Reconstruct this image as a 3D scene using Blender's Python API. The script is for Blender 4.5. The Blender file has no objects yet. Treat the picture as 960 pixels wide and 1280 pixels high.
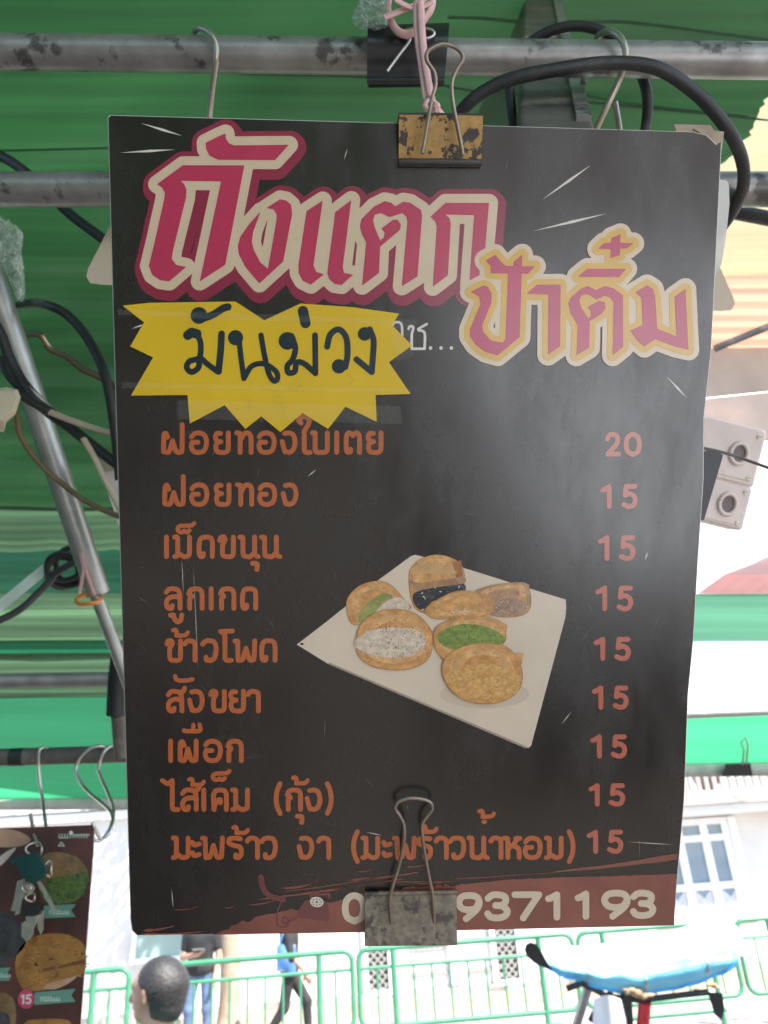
import bpy, math, random
import numpy as np
from mathutils import Vector, Matrix, noise as mnoise
random.seed(7); np.random.seed(7)
SC = bpy.context.scene; COL = SC.collection
R = math.radians

# ------------------------------------------------------------------ camera
FPX = 961.0
CAM = Vector((0, 0, 2.1)); PITCH = R(24.5); ROLL = R(4.0)
fwd = Vector((0, math.cos(PITCH), math.sin(PITCH)))
r0 = Vector((1, 0, 0)); u0 = Vector((0, -math.sin(PITCH), math.cos(PITCH)))
RX = r0 * math.cos(ROLL) - u0 * math.sin(ROLL)
UP = r0 * math.sin(ROLL) + u0 * math.cos(ROLL)
cam = bpy.data.cameras.new('camera'); cam.sensor_fit = 'VERTICAL'; cam.sensor_height = 36; cam.sensor_width = 27
cam.lens = FPX * 36 / 1280; cam.clip_start = .02; cam.clip_end = 500
cam.dof.use_dof = True; cam.dof.focus_distance = .385; cam.dof.aperture_fstop = 17
co = bpy.data.objects.new('camera', cam); COL.objects.link(co); SC.camera = co
mw = Matrix((RX, UP, -fwd)).transposed().to_4x4(); mw.translation = CAM; co.matrix_world = mw

# ------------------------------------------------------------------ light
SUN_EL, SUN_H = R(56), Vector((.76, -.65, 0)).normalized()
SDIR = Vector((SUN_H.x * math.cos(SUN_EL), SUN_H.y * math.cos(SUN_EL), math.sin(SUN_EL)))
w = bpy.data.worlds.new('World'); SC.world = w; w.use_nodes = True
nt = w.node_tree; sky = nt.nodes.new('ShaderNodeTexSky'); sky.sky_type = 'NISHITA'; sky.sun_disc = False
sky.sun_elevation = SUN_EL; sky.sun_rotation = math.atan2(SUN_H.x, SUN_H.y)
nt.links.new(sky.outputs[0], nt.nodes['Background'].inputs[0]); nt.nodes['Background'].inputs[1].default_value = .14
sl = bpy.data.lights.new('sun', 'SUN'); sl.energy = 5.0; sl.angle = R(.5); sl.color = (1, .95, .87)
so = bpy.data.objects.new('sun', sl); COL.objects.link(so); so.rotation_euler = SDIR.to_track_quat('Z', 'Y').to_euler()
vs = SC.view_settings; vs.view_transform = 'Standard'; vs.look = 'None'; vs.gamma = 1; vs.use_curve_mapping = False
vs.exposure = 1.6
SC.render.engine = 'CYCLES'
SC.cycles.max_bounces = 10; SC.cycles.transmission_bounces = 8; SC.cycles.transparent_max_bounces = 12
SC.cycles.use_denoising = True; SC.cycles.sample_clamp_indirect = 6

def P(px, py, d):
    return CAM + (fwd + RX * ((px - 480) / FPX) - UP * ((py - 640) / FPX)) * d
def ray(px, py):
    return fwd + RX * ((px - 480) / FPX) - UP * ((py - 640) / FPX)
def PY(px, py, Y):
    r = ray(px, py); return CAM + r * (Y / r.y)

# ------------------------------------------------------------------ materials
def s2l(c):
    return tuple(((v / 255) / 12.92 if v / 255 <= .04045 else ((v / 255 + .055) / 1.055) ** 2.4) for v in c)
def mat(name, col, rough=.6, metal=0., spec=.5, var=.12, scale=30., bump=0., bscale=200., col2=None, thr=None, coat=0., crough=.2, soft=.08, detail=4, srgb=False, coord='Object'):
    """principled with noise-mottled colour; col2+thr gives patches (wear, rust, peeling)"""
    m = bpy.data.materials.new(name); m.use_nodes = True; n = m.node_tree.nodes; l = m.node_tree.links
    b = n['Principled BSDF']; b.inputs['Roughness'].default_value = rough; b.inputs['Metallic'].default_value = metal
    b.inputs['Specular IOR Level'].default_value = spec; b.inputs['Coat Weight'].default_value = coat; b.inputs['Coat Roughness'].default_value = crough
    if srgb: col = s2l(col); col2 = s2l(col2) if col2 else None
    tc = n.new('ShaderNodeTexCoord'); nz = n.new('ShaderNodeTexNoise'); nz.inputs['Scale'].default_value = scale; nz.inputs['Detail'].default_value = detail
    l.new(tc.outputs[coord], nz.inputs['Vector'])
    rp = n.new('ShaderNodeValToRGB'); e = rp.color_ramp.elements
    a = (*[c * (1 - var) for c in col], 1); z = (*[min(1, c * (1 + var)) for c in col], 1)
    e[0].position = .3; e[0].color = a; e[1].position = .7; e[1].color = z
    l.new(nz.outputs['Fac'], rp.inputs[0]); out = rp.outputs[0]
    if col2 is not None:
        n2 = n.new('ShaderNodeTexNoise'); n2.inputs['Scale'].default_value = scale * .45; n2.inputs['Detail'].default_value = 6; n2.inputs['Roughness'].default_value = .65
        l.new(tc.outputs[coord], n2.inputs['Vector'])
        r2 = n.new('ShaderNodeValToRGB'); r2.color_ramp.elements[0].position = thr; r2.color_ramp.elements[1].position = thr + soft
        l.new(n2.outputs['Fac'], r2.inputs[0]); mx = n.new('ShaderNodeMix'); mx.data_type = 'RGBA'
        l.new(r2.outputs[0], mx.inputs[0]); l.new(out, mx.inputs[6]); mx.inputs[7].default_value = (*col2, 1); out = mx.outputs[2]
    l.new(out, b.inputs['Base Color'])
    if bump:
        n3 = n.new('ShaderNodeTexNoise'); n3.inputs['Scale'].default_value = bscale; l.new(tc.outputs[coord], n3.inputs['Vector'])
        bp = n.new('ShaderNodeBump'); bp.inputs['Strength'].default_value = bump; bp.inputs['Distance'].default_value = .002
        l.new(n3.outputs['Fac'], bp.inputs['Height']); l.new(bp.outputs[0], b.inputs['Normal'])
    return m

def tarp(name, col, trans, tcol=None, ribs=40., ribamt=.12, blot=.25, rough=.45, gloss=.06):
    """woven plastic sheet: reflects and lets light through; ribs run along u"""
    m = bpy.data.materials.new(name); m.use_nodes = True; n = m.node_tree.nodes; l = m.node_tree.links
    n.remove(n['Principled BSDF']); out = n['Material Output']
    tc = n.new('ShaderNodeTexCoord'); mp = n.new('ShaderNodeMapping'); mp.inputs['Scale'].default_value = (.6, ribs, 1)
    l.new(tc.outputs['UV'], mp.inputs[0]); nz = n.new('ShaderNodeTexNoise'); nz.inputs['Scale'].default_value = 3; nz.inputs['Detail'].default_value = 5; l.new(mp.outputs[0], nz.inputs['Vector'])
    n2 = n.new('ShaderNodeTexNoise'); n2.inputs['Scale'].default_value = 2.2; n2.inputs['Detail'].default_value = 3; l.new(tc.outputs['UV'], n2.inputs['Vector'])
    mr = n.new('ShaderNodeMapRange'); mr.inputs[1].default_value = .3; mr.inputs[2].default_value = .7; mr.inputs[3].default_value = 1 - ribamt; mr.inputs[4].default_value = 1 + ribamt; l.new(nz.outputs['Fac'], mr.inputs[0])
    m2 = n.new('ShaderNodeMapRange'); m2.inputs[1].default_value = .3; m2.inputs[2].default_value = .7; m2.inputs[3].default_value = 1 - blot; m2.inputs[4].default_value = 1 + blot * .5; l.new(n2.outputs['Fac'], m2.inputs[0])
    mu = n.new('ShaderNodeMath'); mu.operation = 'MULTIPLY'; l.new(mr.outputs[0], mu.inputs[0]); l.new(m2.outputs[0], mu.inputs[1])
    def tint(c):
        v = n.new('ShaderNodeVectorMath'); v.operation = 'SCALE'; v.inputs[0].default_value = c; l.new(mu.outputs[0], v.inputs['Scale']); return v.outputs[0]
    df = n.new('ShaderNodeBsdfDiffuse'); l.new(tint(col), df.inputs[0])
    tr = n.new('ShaderNodeBsdfTranslucent'); l.new(tint(tcol or col), tr.inputs[0])
    mx = n.new('ShaderNodeMixShader'); mx.inputs[0].default_value = trans; l.new(df.outputs[0], mx.inputs[1]); l.new(tr.outputs[0], mx.inputs[2])
    gl = n.new('ShaderNodeBsdfGlossy'); gl.inputs['Roughness'].default_value = rough
    m3 = n.new('ShaderNodeMixShader'); m3.inputs[0].default_value = gloss; l.new(mx.outputs[0], m3.inputs[1]); l.new(gl.outputs[0], m3.inputs[2])
    bp = n.new('ShaderNodeBump'); bp.inputs['Strength'].default_value = .35; bp.inputs['Distance'].default_value = .003; l.new(nz.outputs['Fac'], bp.inputs['Height'])
    l.new(bp.outputs[0], df.inputs['Normal']); l.new(bp.outputs[0], gl.inputs['Normal'])
    l.new(m3.outputs[0], out.inputs[0]); return m

def clear(name, fac=.75, col=(.9, .9, .9), rough=.25, bump=0):
    m = bpy.data.materials.new(name); m.use_nodes = True; n = m.node_tree.nodes; l = m.node_tree.links
    b = n['Principled BSDF']; b.inputs['Base Color'].default_value = (*col, 1); b.inputs['Roughness'].default_value = rough
    t = n.new('ShaderNodeBsdfTransparent'); mx = n.new('ShaderNodeMixShader'); mx.inputs[0].default_value = fac
    l.new(b.outputs[0], mx.inputs[1]); l.new(t.outputs[0], mx.inputs[2]); l.new(mx.outputs[0], n['Material Output'].inputs[0])
    if bump:
        tc = n.new('ShaderNodeTexCoord'); nz = n.new('ShaderNodeTexNoise'); nz.inputs['Scale'].default_value = 120; l.new(tc.outputs['Object'], nz.inputs['Vector'])
        bp = n.new('ShaderNodeBump'); bp.inputs['Strength'].default_value = bump; bp.inputs['Distance'].default_value = .004; l.new(nz.outputs['Fac'], bp.inputs['Height']); l.new(bp.outputs[0], b.inputs['Normal'])
        r2 = n.new('ShaderNodeMapRange'); r2.inputs[1].default_value = .35; r2.inputs[2].default_value = .7; r2.inputs[3].default_value = fac + .2; r2.inputs[4].default_value = fac - .35; l.new(nz.outputs['Fac'], r2.inputs[0]); l.new(r2.outputs[0], mx.inputs[0])
    return m

# ------------------------------------------------------------------ object helpers
def tag(o, label=None, cat=None, group=None, kind=None):
    if label: o['label'] = label
    if cat: o['category'] = cat
    if group: o['group'] = group
    if kind: o['kind'] = kind
    return o
def empty(name, M=None, label=None, cat=None, group=None):
    o = bpy.data.objects.new(name, None); COL.objects.link(o); o.empty_display_size = .05
    if M is not None: o.matrix_world = M if isinstance(M, Matrix) else Matrix.Translation(M)
    return tag(o, label, cat, group)
class MB:
    def __init__(s): s.v = []; s.f = []; s.m = []; s.mats = []; s.uv = []; s.sm = []
    def mi(s, m):
        if m not in s.mats: s.mats.append(m)
        return s.mats.index(m)
    def add(s, vs, fs, m, uvs=None, smooth=False):
        b = len(s.v); k = s.mi(m); s.v += [tuple(v) for v in vs]
        s.uv += list(uvs) if uvs is not None else [(0, 0)] * len(vs)
        for f in fs: s.f.append(tuple(b + i for i in f)); s.m.append(k); s.sm.append(smooth)
        return s
    def box(s, c, size, m, M=None, bev=0):
        x, y, z = [q / 2 for q in size]; c = Vector(c)
        if bev:
            return s.rbox(c, size, m, M, bev)
        vs = [Vector((i * x, j * y, k * z)) + c for i in (-1, 1) for j in (-1, 1) for k in (-1, 1)]
        if M is not None: vs = [M @ v for v in vs]
        return s.add(vs, [(0, 1, 3, 2), (4, 6, 7, 5), (0, 4, 5, 1), (2, 3, 7, 6), (0, 2, 6, 4), (1, 5, 7, 3)], m)
    def rbox(s, c, size, m, M, bev):
        x, y, z = [q / 2 for q in size]; b = min(bev, x * .9, y * .9, z * .9)
        prof = []
        for (sx, sy, a0) in ((1, 1, 0), (-1, 1, 90), (-1, -1, 180), (1, -1, 270)):
            for k in range(4): a = R(a0 + 30 * k); prof.append((sx * (x - b) + b * math.cos(a), sy * (y - b) + b * math.sin(a)))
        n = len(prof); vs = []
        for (zz, sc) in ((-z, b * .6), (-z + b * .6, 0), (z - b * .6, 0), (z, b * .6)):
            for (px, py) in prof: vs.append(Vector((px * (1 - sc / x), py * (1 - sc / y), zz)) + Vector(c))
        if M is not None: vs = [M @ v for v in vs]
        fs = [tuple(reversed(range(n))), tuple(range(3 * n, 4 * n))]
        for r in range(3):
            for i in range(n): j = (i + 1) % n; fs.append((r * n + i, r * n + j, (r + 1) * n + j, (r + 1) * n + i))
        return s.add(vs, fs, m)
    def tube(s, pts, r, m, seg=10, cap=True, closed=False, flat=1.0, twist=0.):
        pts = [Vector(p) for p in pts]; n = len(pts); rr = r if hasattr(r, '__len__') else [r] * n
        T = []
        for i in range(n):
            a = pts[(i - 1) % n] if (i > 0 or closed) else pts[i]; b = pts[(i + 1) % n] if (i < n - 1 or closed) else pts[i]
            t = (b - a); T.append(t.normalized() if t.length > 1e-9 else Vector((0, 0, 1)))
        up = Vector((0, 0, 1)) if abs(T[0].z) < .9 else Vector((1, 0, 0)); nrm = (up - T[0] * up.dot(T[0])).normalized()
        vs = []; fs = []; uvs = []; L = 0
        for i in range(n):
            if i: nrm = (nrm - T[i] * nrm.dot(T[i])); nrm = nrm.normalized() if nrm.length > 1e-6 else up; L += (pts[i] - pts[i - 1]).length
            bn = T[i].cross(nrm)
            for k in range(seg):
                a = 2 * math.pi * k / seg + twist * L; vs.append(pts[i] + nrm * (math.cos(a) * rr[i]) + bn * (math.sin(a) * rr[i] * flat)); uvs.append((L, k / seg))
        for i in range(n if closed else n - 1):
            for k in range(seg):
                k2 = (k + 1) % seg; j = (i + 1) % n; fs.append((i * seg + k, i * seg + k2, j * seg + k2, j * seg + k))
        s.add(vs, fs, m, uvs, True)
        if cap and not closed: s.add(vs[:seg], [tuple(reversed(range(seg)))], m); s.add(vs[-seg:], [tuple(range(seg))], m)
        return s
    def grid(s, fn, nu, nv, m, smooth=True):
        vs = []; uv = []
        for j in range(nv + 1):
            for i in range(nu + 1): u, v = i / nu, j / nv; vs.append(fn(u, v)); uv.append((u, v))
        W = nu + 1; fs = [(j * W + i, j * W + i + 1, (j + 1) * W + i + 1, (j + 1) * W + i) for j in range(nv) for i in range(nu)]
        return s.add(vs, fs, m, uv, smooth)
    def prism(s, poly, z0, z1, m, side=None, back=None, M=None):
        n = len(poly); a = [Vector((x, y, z1)) for x, y in poly]; b = [Vector((x, y, z0)) for x, y in poly]
        if M is not None: a = [M @ v for v in a]; b = [M @ v for v in b]
        s.add(a, [tuple(range(n))], m); s.add(b, [tuple(reversed(range(n)))], back or side or m)
        s.add(a + b, [(i, (i + 1) % n, n + (i + 1) % n, n + i) for i in range(n)], side or m); return s
    def sphere(s, c, r, m, nu=16, nv=10, sc=(1, 1, 1)):
        c = Vector(c)
        return s.grid(lambda u, v: c + Vector((math.cos(u * 2 * math.pi) * math.sin(v * math.pi) * r * sc[0], math.sin(u * 2 * math.pi) * math.sin(v * math.pi) * r * sc[1], math.cos(v * math.pi) * r * sc[2])), nu, nv, m)
    def build(s, name, parent=None, M=None):
        me = bpy.data.meshes.new(name); me.from_pydata(s.v, [], s.f)
        for m in s.mats: me.materials.append(m)
        me.polygons.foreach_set('material_index', s.m); me.polygons.foreach_set('use_smooth', s.sm)
        uvl = me.uv_layers.new(name='UVMap'); li = np.zeros(len(me.loops), dtype=np.int32); me.loops.foreach_get('vertex_index', li)
        uvl.data.foreach_set('uv', np.array(s.uv, dtype=np.float32)[li].ravel()); me.update()
        o = bpy.data.objects.new(name, me); COL.objects.link(o)
        if parent is not None: o.parent = parent
        if M is not None: o.matrix_world = M
        return o
def smooth(pts, k=8, closed=False):
    """Catmull-Rom; a point given twice is a corner"""
    pts = [np.array(p, float) for p in pts]
    if not closed:
        for i in range(len(pts) - 1):
            if np.allclose(pts[i], pts[i + 1]):
                return smooth(pts[:i + 1], k) + smooth(pts[i + 1:], k)[1:]
    n = len(pts)
    if n < 3 and not closed: return [tuple(p) for p in pts]
    out = []
    for i in range(n if closed else n - 1):
        p1, p2 = pts[i], pts[(i + 1) % n]
        p0 = pts[i - 1] if (i > 0 or closed) else 2 * p1 - p2; p3 = pts[(i + 2) % n] if (i < n - 2 or closed) else 2 * p2 - p1
        for j in range(k):
            t = j / k; out.append(tuple(.5 * ((2 * p1) + (p2 - p0) * t + (2 * p0 - 5 * p1 + 4 * p2 - p3) * t * t + (3 * p1 - p0 - 3 * p2 + p3) * t ** 3)))
    if not closed: out.append(tuple(pts[-1]))
    return out
def pxpath(pts, d=None, k=8):
    """pixel path (px,py[,depth]) -> smooth 3D points"""
    return [P(*q) for q in smooth([(p[0], p[1], p[2] if len(p) > 2 else d) for p in pts], k)]

# ------------------------------------------------------------------ flat print: distance fields -> contours -> filled sheets
def seg_dist(GX, GY, pl, closed):
    D = np.full(GX.shape, 1e9); n = len(pl)
    for i in range(n if closed else n - 1):
        ax, ay = pl[i]; bx, by = pl[(i + 1) % n]; dx, dy = bx - ax, by - ay; L = dx * dx + dy * dy + 1e-12
        t = np.clip(((GX - ax) * dx + (GY - ay) * dy) / L, 0, 1); D = np.minimum(D, np.hypot(GX - ax - t * dx, GY - ay - t * dy))
    if n == 1: D = np.hypot(GX - pl[0][0], GY - pl[0][1])
    return D
def poly_sdf(GX, GY, pl):
    D = seg_dist(GX, GY, pl, True); ins = np.zeros(GX.shape, bool); n = len(pl)
    for i in range(n):
        ax, ay = pl[i]; bx, by = pl[(i + 1) % n]
        if ay == by: continue
        ins ^= ((ay > GY) != (by > GY)) & (GX < (bx - ax) * (GY - ay) / (by - ay) + ax)
    return np.where(ins, -D, D)
def contours(F, x0, y0, st, tol=.06):
    F = np.pad(F, 1, constant_values=9.); x0 -= st; y0 -= st; F = np.where(F == 0, 1e-6, F); S = F < 0
    c = S[:-1, :-1].astype(int) + 2 * S[:-1, 1:] + 4 * S[1:, 1:] + 8 * S[1:, :-1]
    T = {1: [(3, 0)], 2: [(0, 1)], 3: [(3, 1)], 4: [(1, 2)], 5: [(3, 0), (1, 2)], 6: [(0, 2)], 7: [(3, 2)], 8: [(2, 3)], 9: [(2, 0)], 10: [(0, 1), (2, 3)], 11: [(2, 1)], 12: [(1, 3)], 13: [(1, 0)], 14: [(0, 3)]}
    nxt = {}
    def key(i, j, e): return (('h', i, j), ('v', i, j + 1), ('h', i + 1, j), ('v', i, j))[e]
    for i, j in zip(*np.nonzero((c > 0) & (c < 15))):
        for a, b in T[int(c[i, j])]:
            ka, kb = key(int(i), int(j), a), key(int(i), int(j), b); nxt.setdefault(ka, []).append(kb)
    def pt(k):
        o, i, j = k
        if o == 'h': a, b = F[i, j], F[i, j + 1]; return (x0 + (j + a / (a - b)) * st, y0 + i * st)
        a, b = F[i, j], F[i + 1, j]; return (x0 + j * st, y0 + (i + a / (a - b)) * st)
    loops = []
    while nxt:
        k = next(iter(nxt)); lp = []; cur = k
        while cur in nxt:
            lp.append(pt(cur)); q = nxt[cur]; n = q.pop()
            if not q: del nxt[cur]
            cur = n
        if len(lp) > 3: loops.append(rdp(lp, tol))
    return [l for l in loops if len(l) > 2]
def rdp(lp, tol):
    p = np.array(lp); n = len(p); far = int(np.argmax(np.hypot(*(p - p[0]).T))); keep = np.zeros(n + 1, bool); p = np.vstack([p, p[0]]); keep[[0, far, n]] = True
    st = [(0, far), (far, n)]
    while st:
        a, b = st.pop()
        if b - a < 2: continue
        d = p[b] - p[a]; L = np.hypot(*d) + 1e-9; q = p[a + 1:b] - p[a]; dist = np.abs(q[:, 0] * d[1] - q[:, 1] * d[0]) / L
        k = int(np.argmax(dist))
        if dist[k] > tol: k += a + 1; keep[k] = True; st += [(a, k), (k, b)]
    return [tuple(x) for x in p[:-1][keep[:-1]]]
def field(bb, st):
    xs = np.arange(bb[0], bb[2] + st, st); ys = np.arange(bb[1], bb[3] + st, st); return np.meshgrid(xs, ys)
def bbox(pls, pad):
    a = np.array([q for pl in pls for q in pl]); return (a[:, 0].min() - pad, a[:, 1].min() - pad, a[:, 0].max() + pad, a[:, 1].max() + pad)
def strokes_loops(strokes, rad, st=.6):
    """strokes: list of (polyline, radius or None)"""
    pls = [s for s, _ in strokes]; pad = max([rad] + [r or 0 for _, r in strokes]) + 2; bb = bbox(pls, pad); GX, GY = field(bb, st); D = np.full(GX.shape, 1e9)
    for pl, r in strokes:
        r = r or rad; b = bbox([pl], r + 2); j0 = max(0, int((b[0] - bb[0]) / st)); j1 = int((b[2] - bb[0]) / st) + 2; i0 = max(0, int((b[1] - bb[1]) / st)); i1 = int((b[3] - bb[1]) / st) + 2
        D[i0:i1, j0:j1] = np.minimum(D[i0:i1, j0:j1], seg_dist(GX[i0:i1, j0:j1], GY[i0:i1, j0:j1], pl, False) - r)
    return contours(D, bb[0], bb[1], st)
def polys_loops(polys, grow=0., shift=((0, 0),), st=.75, noise=0.):
    bb = bbox(polys, grow + 12); GX, GY = field(bb, st); D = np.full(GX.shape, 1e9)
    for (sx, sy) in shift:
        for pl in polys: D = np.minimum(D, poly_sdf(GX - sx, GY - sy, pl) - grow)
    return contours(D, bb[0], bb[1], st)
def fill_mesh(loops):
    c = bpy.data.curves.new('fill', 'CURVE'); c.dimensions = '2D'; c.fill_mode = 'BOTH'
    for lp in loops:
        s = c.splines.new('POLY'); s.points.add(len(lp) - 1); s.use_cyclic_u = True
        s.points.foreach_set('co', np.array([(x, y, 0, 1) for x, y in lp], dtype=np.float32).ravel())
    o = bpy.data.objects.new('fill', c); me = bpy.data.meshes.new_from_object(o)
    vs = [tuple(v.co) for v in me.vertices]; fs = [tuple(p.vertices) for p in me.polygons]
    bpy.data.objects.remove(o); bpy.data.curves.remove(c); bpy.data.meshes.remove(me); return vs, fs
def sheet(name, layers, mapf, parent):
    """layers: (loops, material, height)"""
    mb = MB()
    for loops, m, z in layers:
        if not loops: continue
        vs, fs = fill_mesh(loops); q = [mapf(x, y, z) for x, y, _ in vs]
        if fs:
            a, b, c = [Vector(q[i]) for i in fs[0][:3]]
            if (b - a).cross(c - a).z < 0: fs = [tuple(reversed(f)) for f in fs]
        mb.add(q, fs, m)
    return mb.build(name, parent)
def Z(pl, org, sc): return [(org[0] + x / sc, org[1] + y / sc) for x, y in pl]
def ell(cx, cy, a, b, rot=0, n=36, wob=0., seed=0):
    rg = random.Random(seed); ph = [rg.uniform(0, 6.28) for _ in range(4)]; out = []
    for i in range(n):
        t = 2 * math.pi * i / n; k = 1 + wob * (math.sin(2 * t + ph[0]) + .7 * math.sin(3 * t + ph[1]) + .5 * math.sin(5 * t + ph[2]))
        x, y = a * k * math.cos(t), b * k * math.sin(t); c, s = math.cos(R(rot)), math.sin(R(rot)); out.append((cx + x * c - y * s, cy + x * s + y * c))
    return out

# ------------------------------------------------------------------ ground and street
M_gnd = mat('dark_worn_concrete', (.10, .088, .08), .85, var=.25, scale=2, bump=.3, bscale=30, detail=8)
M_pave = mat('paving', (.40, .34, .32), .85, var=.15, scale=2, bump=.3, bscale=30, detail=8)
M_road = mat('asphalt', (.16, .155, .15), .9, var=.2, scale=3, bump=.4, bscale=60, detail=8)
M_kerb = mat('kerb_stone', (.42, .40, .36), .85, var=.15, scale=6, bump=.3, bscale=40)
def quad_sheet(name, pts, m, kind='structure'):
    return tag(MB().add(pts, [tuple(range(len(pts)))], m).build(name), kind=kind)
quad_sheet('ground', [(-150, -150, 0), (150, -150, 0), (150, 150, 0), (-150, 150, 0)], M_gnd)
FA = R(5); FE = Vector((math.cos(FA), math.sin(FA), 0)); FN = Vector((math.sin(FA), -math.cos(FA), 0))
def strip(y0, y1, z): return [Vector((0, y0, z)) + FE * -40, Vector((0, y0, z)) + FE * 40, Vector((0, y1, z)) + FE * 40, Vector((0, y1, z)) + FE * -40]
quad_sheet('road', strip(3.2, 9.4, .004), M_road)
kb = MB(); Mk = Matrix((FE, -FN, Vector((0, 0, 1)))).transposed().to_4x4(); Mk.translation = Vector((0, 9.5, .06)); kb.box((0, 0, 0), (80, .2, .12), M_kerb, Mk, bev=.02)
tag(kb.build('kerb'), kind='structure')
quad_sheet('pavement', strip(9.6, 13.4, .1), M_pave)

# ------------------------------------------------------------------ building across the street
FO = Vector((0, 13.2, 0))
def FP(px, py, off=0.):
    """pixel -> (along facade, height) on the facade plane pushed off metres toward the street"""
    r = ray(px, py); o = FO + FN * off; t = (o - CAM).dot(FN) / r.dot(FN); h = CAM + r * t; return ((h - FO).dot(FE), h.z)
Mf = Matrix((FE, -FN, Vector((0, 0, 1)))).transposed().to_4x4(); Mf.translation = FO     # local x along, y into the building, z up
M_wall = mat('white_render', (.66, .65, .62), .8, var=.07, scale=1.5, bump=.15, bscale=25, detail=8, col2=(.50, .48, .44), thr=.56, soft=.25)
M_sand = mat('sandy_plinth', (.52, .43, .31), .85, var=.2, scale=4, bump=.3, bscale=40)
M_wpaint = mat('white_frame_paint', (.76, .77, .78), .5, var=.04)
M_glass = mat('window_glass', (.22, .30, .36), .12, spec=.6, var=.15, scale=2)
M_dark = mat('dark_opening', (.06, .06, .06), .8, var=.2)
M_grille = mat('grey_grille', (.33, .32, .30), .6, var=.1)
M_teal = mat('teal_glass', (.30, .42, .38), .3, var=.1, scale=3)
M_slot = mat('slot_grey_metal', (.25, .25, .26), .6, var=.1)  # plain grey metal colour for louvre slots and the phone
M_stain = mat('stained_concrete', (.42, .40, .37), .9, var=.3, scale=3, col2=(.18, .17, .15), thr=.55, soft=.1)
bld = empty('building', Mf, 'long white rendered building across the street with grilled openings', 'building')
def local(name, mb, parent=bld): return mb.build(name, parent)
mb = MB(); mb.box((4, .3, 4.2), (44, .6, 8.4), M_wall); local('wall', mb)
mb = MB(); mb.box((4, -.06, .19), (44, .116, .18), M_sand); mb.box((4, -.03, .33), (44, .056, .1), M_stain); local('plinth', mb)
mb = MB()
for (zz, hh, dd) in ((3.05, .12, .10), (3.17, .07, .16)): mb.box((-6, -dd / 2, zz), (20, dd - .004, hh), M_wpaint)
local('cornice', mb)
def opening(name, x0, x1, z0, z1, grille=True, parent=bld):
    f = MB(); t = .07; 
    f.box(((x0 + x1) / 2, -.035, z1 + t / 2), (x1 - x0 + 2 * t, .066, t), M_wpaint); f.box(((x0 + x1) / 2, -.035, z0 - t / 2), (x1 - x0 + 2 * t, .066, t), M_wpaint)
    f.box((x0 - t / 2, -.035, (z0 + z1) / 2), (t, .066, z1 - z0), M_wpaint); f.box((x1 + t / 2, -.035, (z0 + z1) / 2), (t, .066, z1 - z0), M_wpaint)
    fo = local(name, f, parent)
    b = MB(); b.box(((x0 + x1) / 2, -.006, (z0 + z1) / 2), (x1 - x0, .01, z1 - z0), M_dark); b.build('opening', fo)
    if grille:
        g = MB(); st = .11; L = z1 - z0; W = x1 - x0
        for sgn in (1, -1):
            k = -L
            while k < W:
                a0, a1 = max(0, k), min(W, k + L)
                if a1 - a0 > .02:
                    p0 = (x0 + a0, z0 + (a0 - k)); p1 = (x0 + a1, z0 + (a1 - k))
                    if sgn < 0: p0 = (x0 + x1 - p0[0], p0[1]); p1 = (x0 + x1 - p1[0], p1[1])
                    g.tube([(p0[0], -.03 - .008 * sgn, p0[1]), (p1[0], -.03 - .008 * sgn, p1[1])], .012, M_grille, 5)
                k += st
        g.build('grille', fo)
    return fo
for (a, b, top, bot) in ((461, 487, 1165, 1240), (623, 650, 1150, 1226)):
    x0, z0 = FP(a, bot); x1, _ = FP(b, bot); _, z1 = FP((a + b) / 2, top); opening('grilled_door', x0, x1, max(z0, .42), max(z1, 2.3))
# panelled white doors between, with louvre slots
for (a, b, y0, y1) in ((512, 560, 1214, 1219), (512, 560, 1184, 1188), (585, 618, 1209, 1214), (580, 616, 1168, 1173), (512, 560, 1234, 1238), (580, 640, 1229, 1233)):
    x0, z0 = FP(a, y1); x1, z1 = FP(b, y0); m = MB(); m.box(((x0 + x1) / 2, -.012, (z0 + z1) / 2), (x1 - x0, .02, max(.03, z1 - z0)), M_slot)
    for q in range(7): m.box((x0 + (q + .5) * (x1 - x0) / 7, -.028, (z0 + z1) / 2), (.05, .008, max(.035, z1 - z0 + .01)), M_grille)
    local('louvre_slot', m)
for px in (566, 572, 498, 655): 
    x0, z0 = FP(px, 1232); m = MB(); m.box((x0, -.03, 1.35), (.09, .056, 1.9), M_wpaint, bev=.01); local('pilaster', m)
x0, z0 = FP(170, 1198); x1, z1 = FP(238, 1160); f = opening('shop_window', x0, x1, z0, z1, False)
m = MB(); m.box(((x0 + x1) / 2, -.022, (z0 + z1) / 2), (x1 - x0, .014, z1 - z0), M_teal); m.build('pane', f)
# upper window on the right
def rect(a, b, t, bt): 
    x0, z0 = FP(a, bt); x1, _ = FP(b, bt); _, z1 = FP((a + b) / 2, t); return x0, x1, z0, z1
x0, z0 = FP(835, 1150); x1, _ = FP(934, 1140); _, z1 = FP(890, 1022)
W = x1 - x0; H = z1 - z0
win = MB(); fr = .1
win.box(((x0 + x1) / 2, -.05, z1 + .09), (W + .5, .096, .12), M_wpaint); win.box(((x0 + x1) / 2, -.08, z1 + .2), (W + .7, .156, .09), M_wpaint)
win.box((x0 - .06, -.04, (z0 + z1) / 2), (.12, .076, H), M_wpaint); win.box((x1 + .06, -.04, (z0 + z1) / 2), (.12, .076, H), M_wpaint)
win.box(((x0 + x1) / 2, -.05, z0 - .05), (W + .3, .096, .1), M_wpaint)
wo = local('window', win)
fm = MB(); xs = [x0 + W * k / 3 for k in range(4)]; zt = z0 + H * .79; zl = z0 + H * .30
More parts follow.
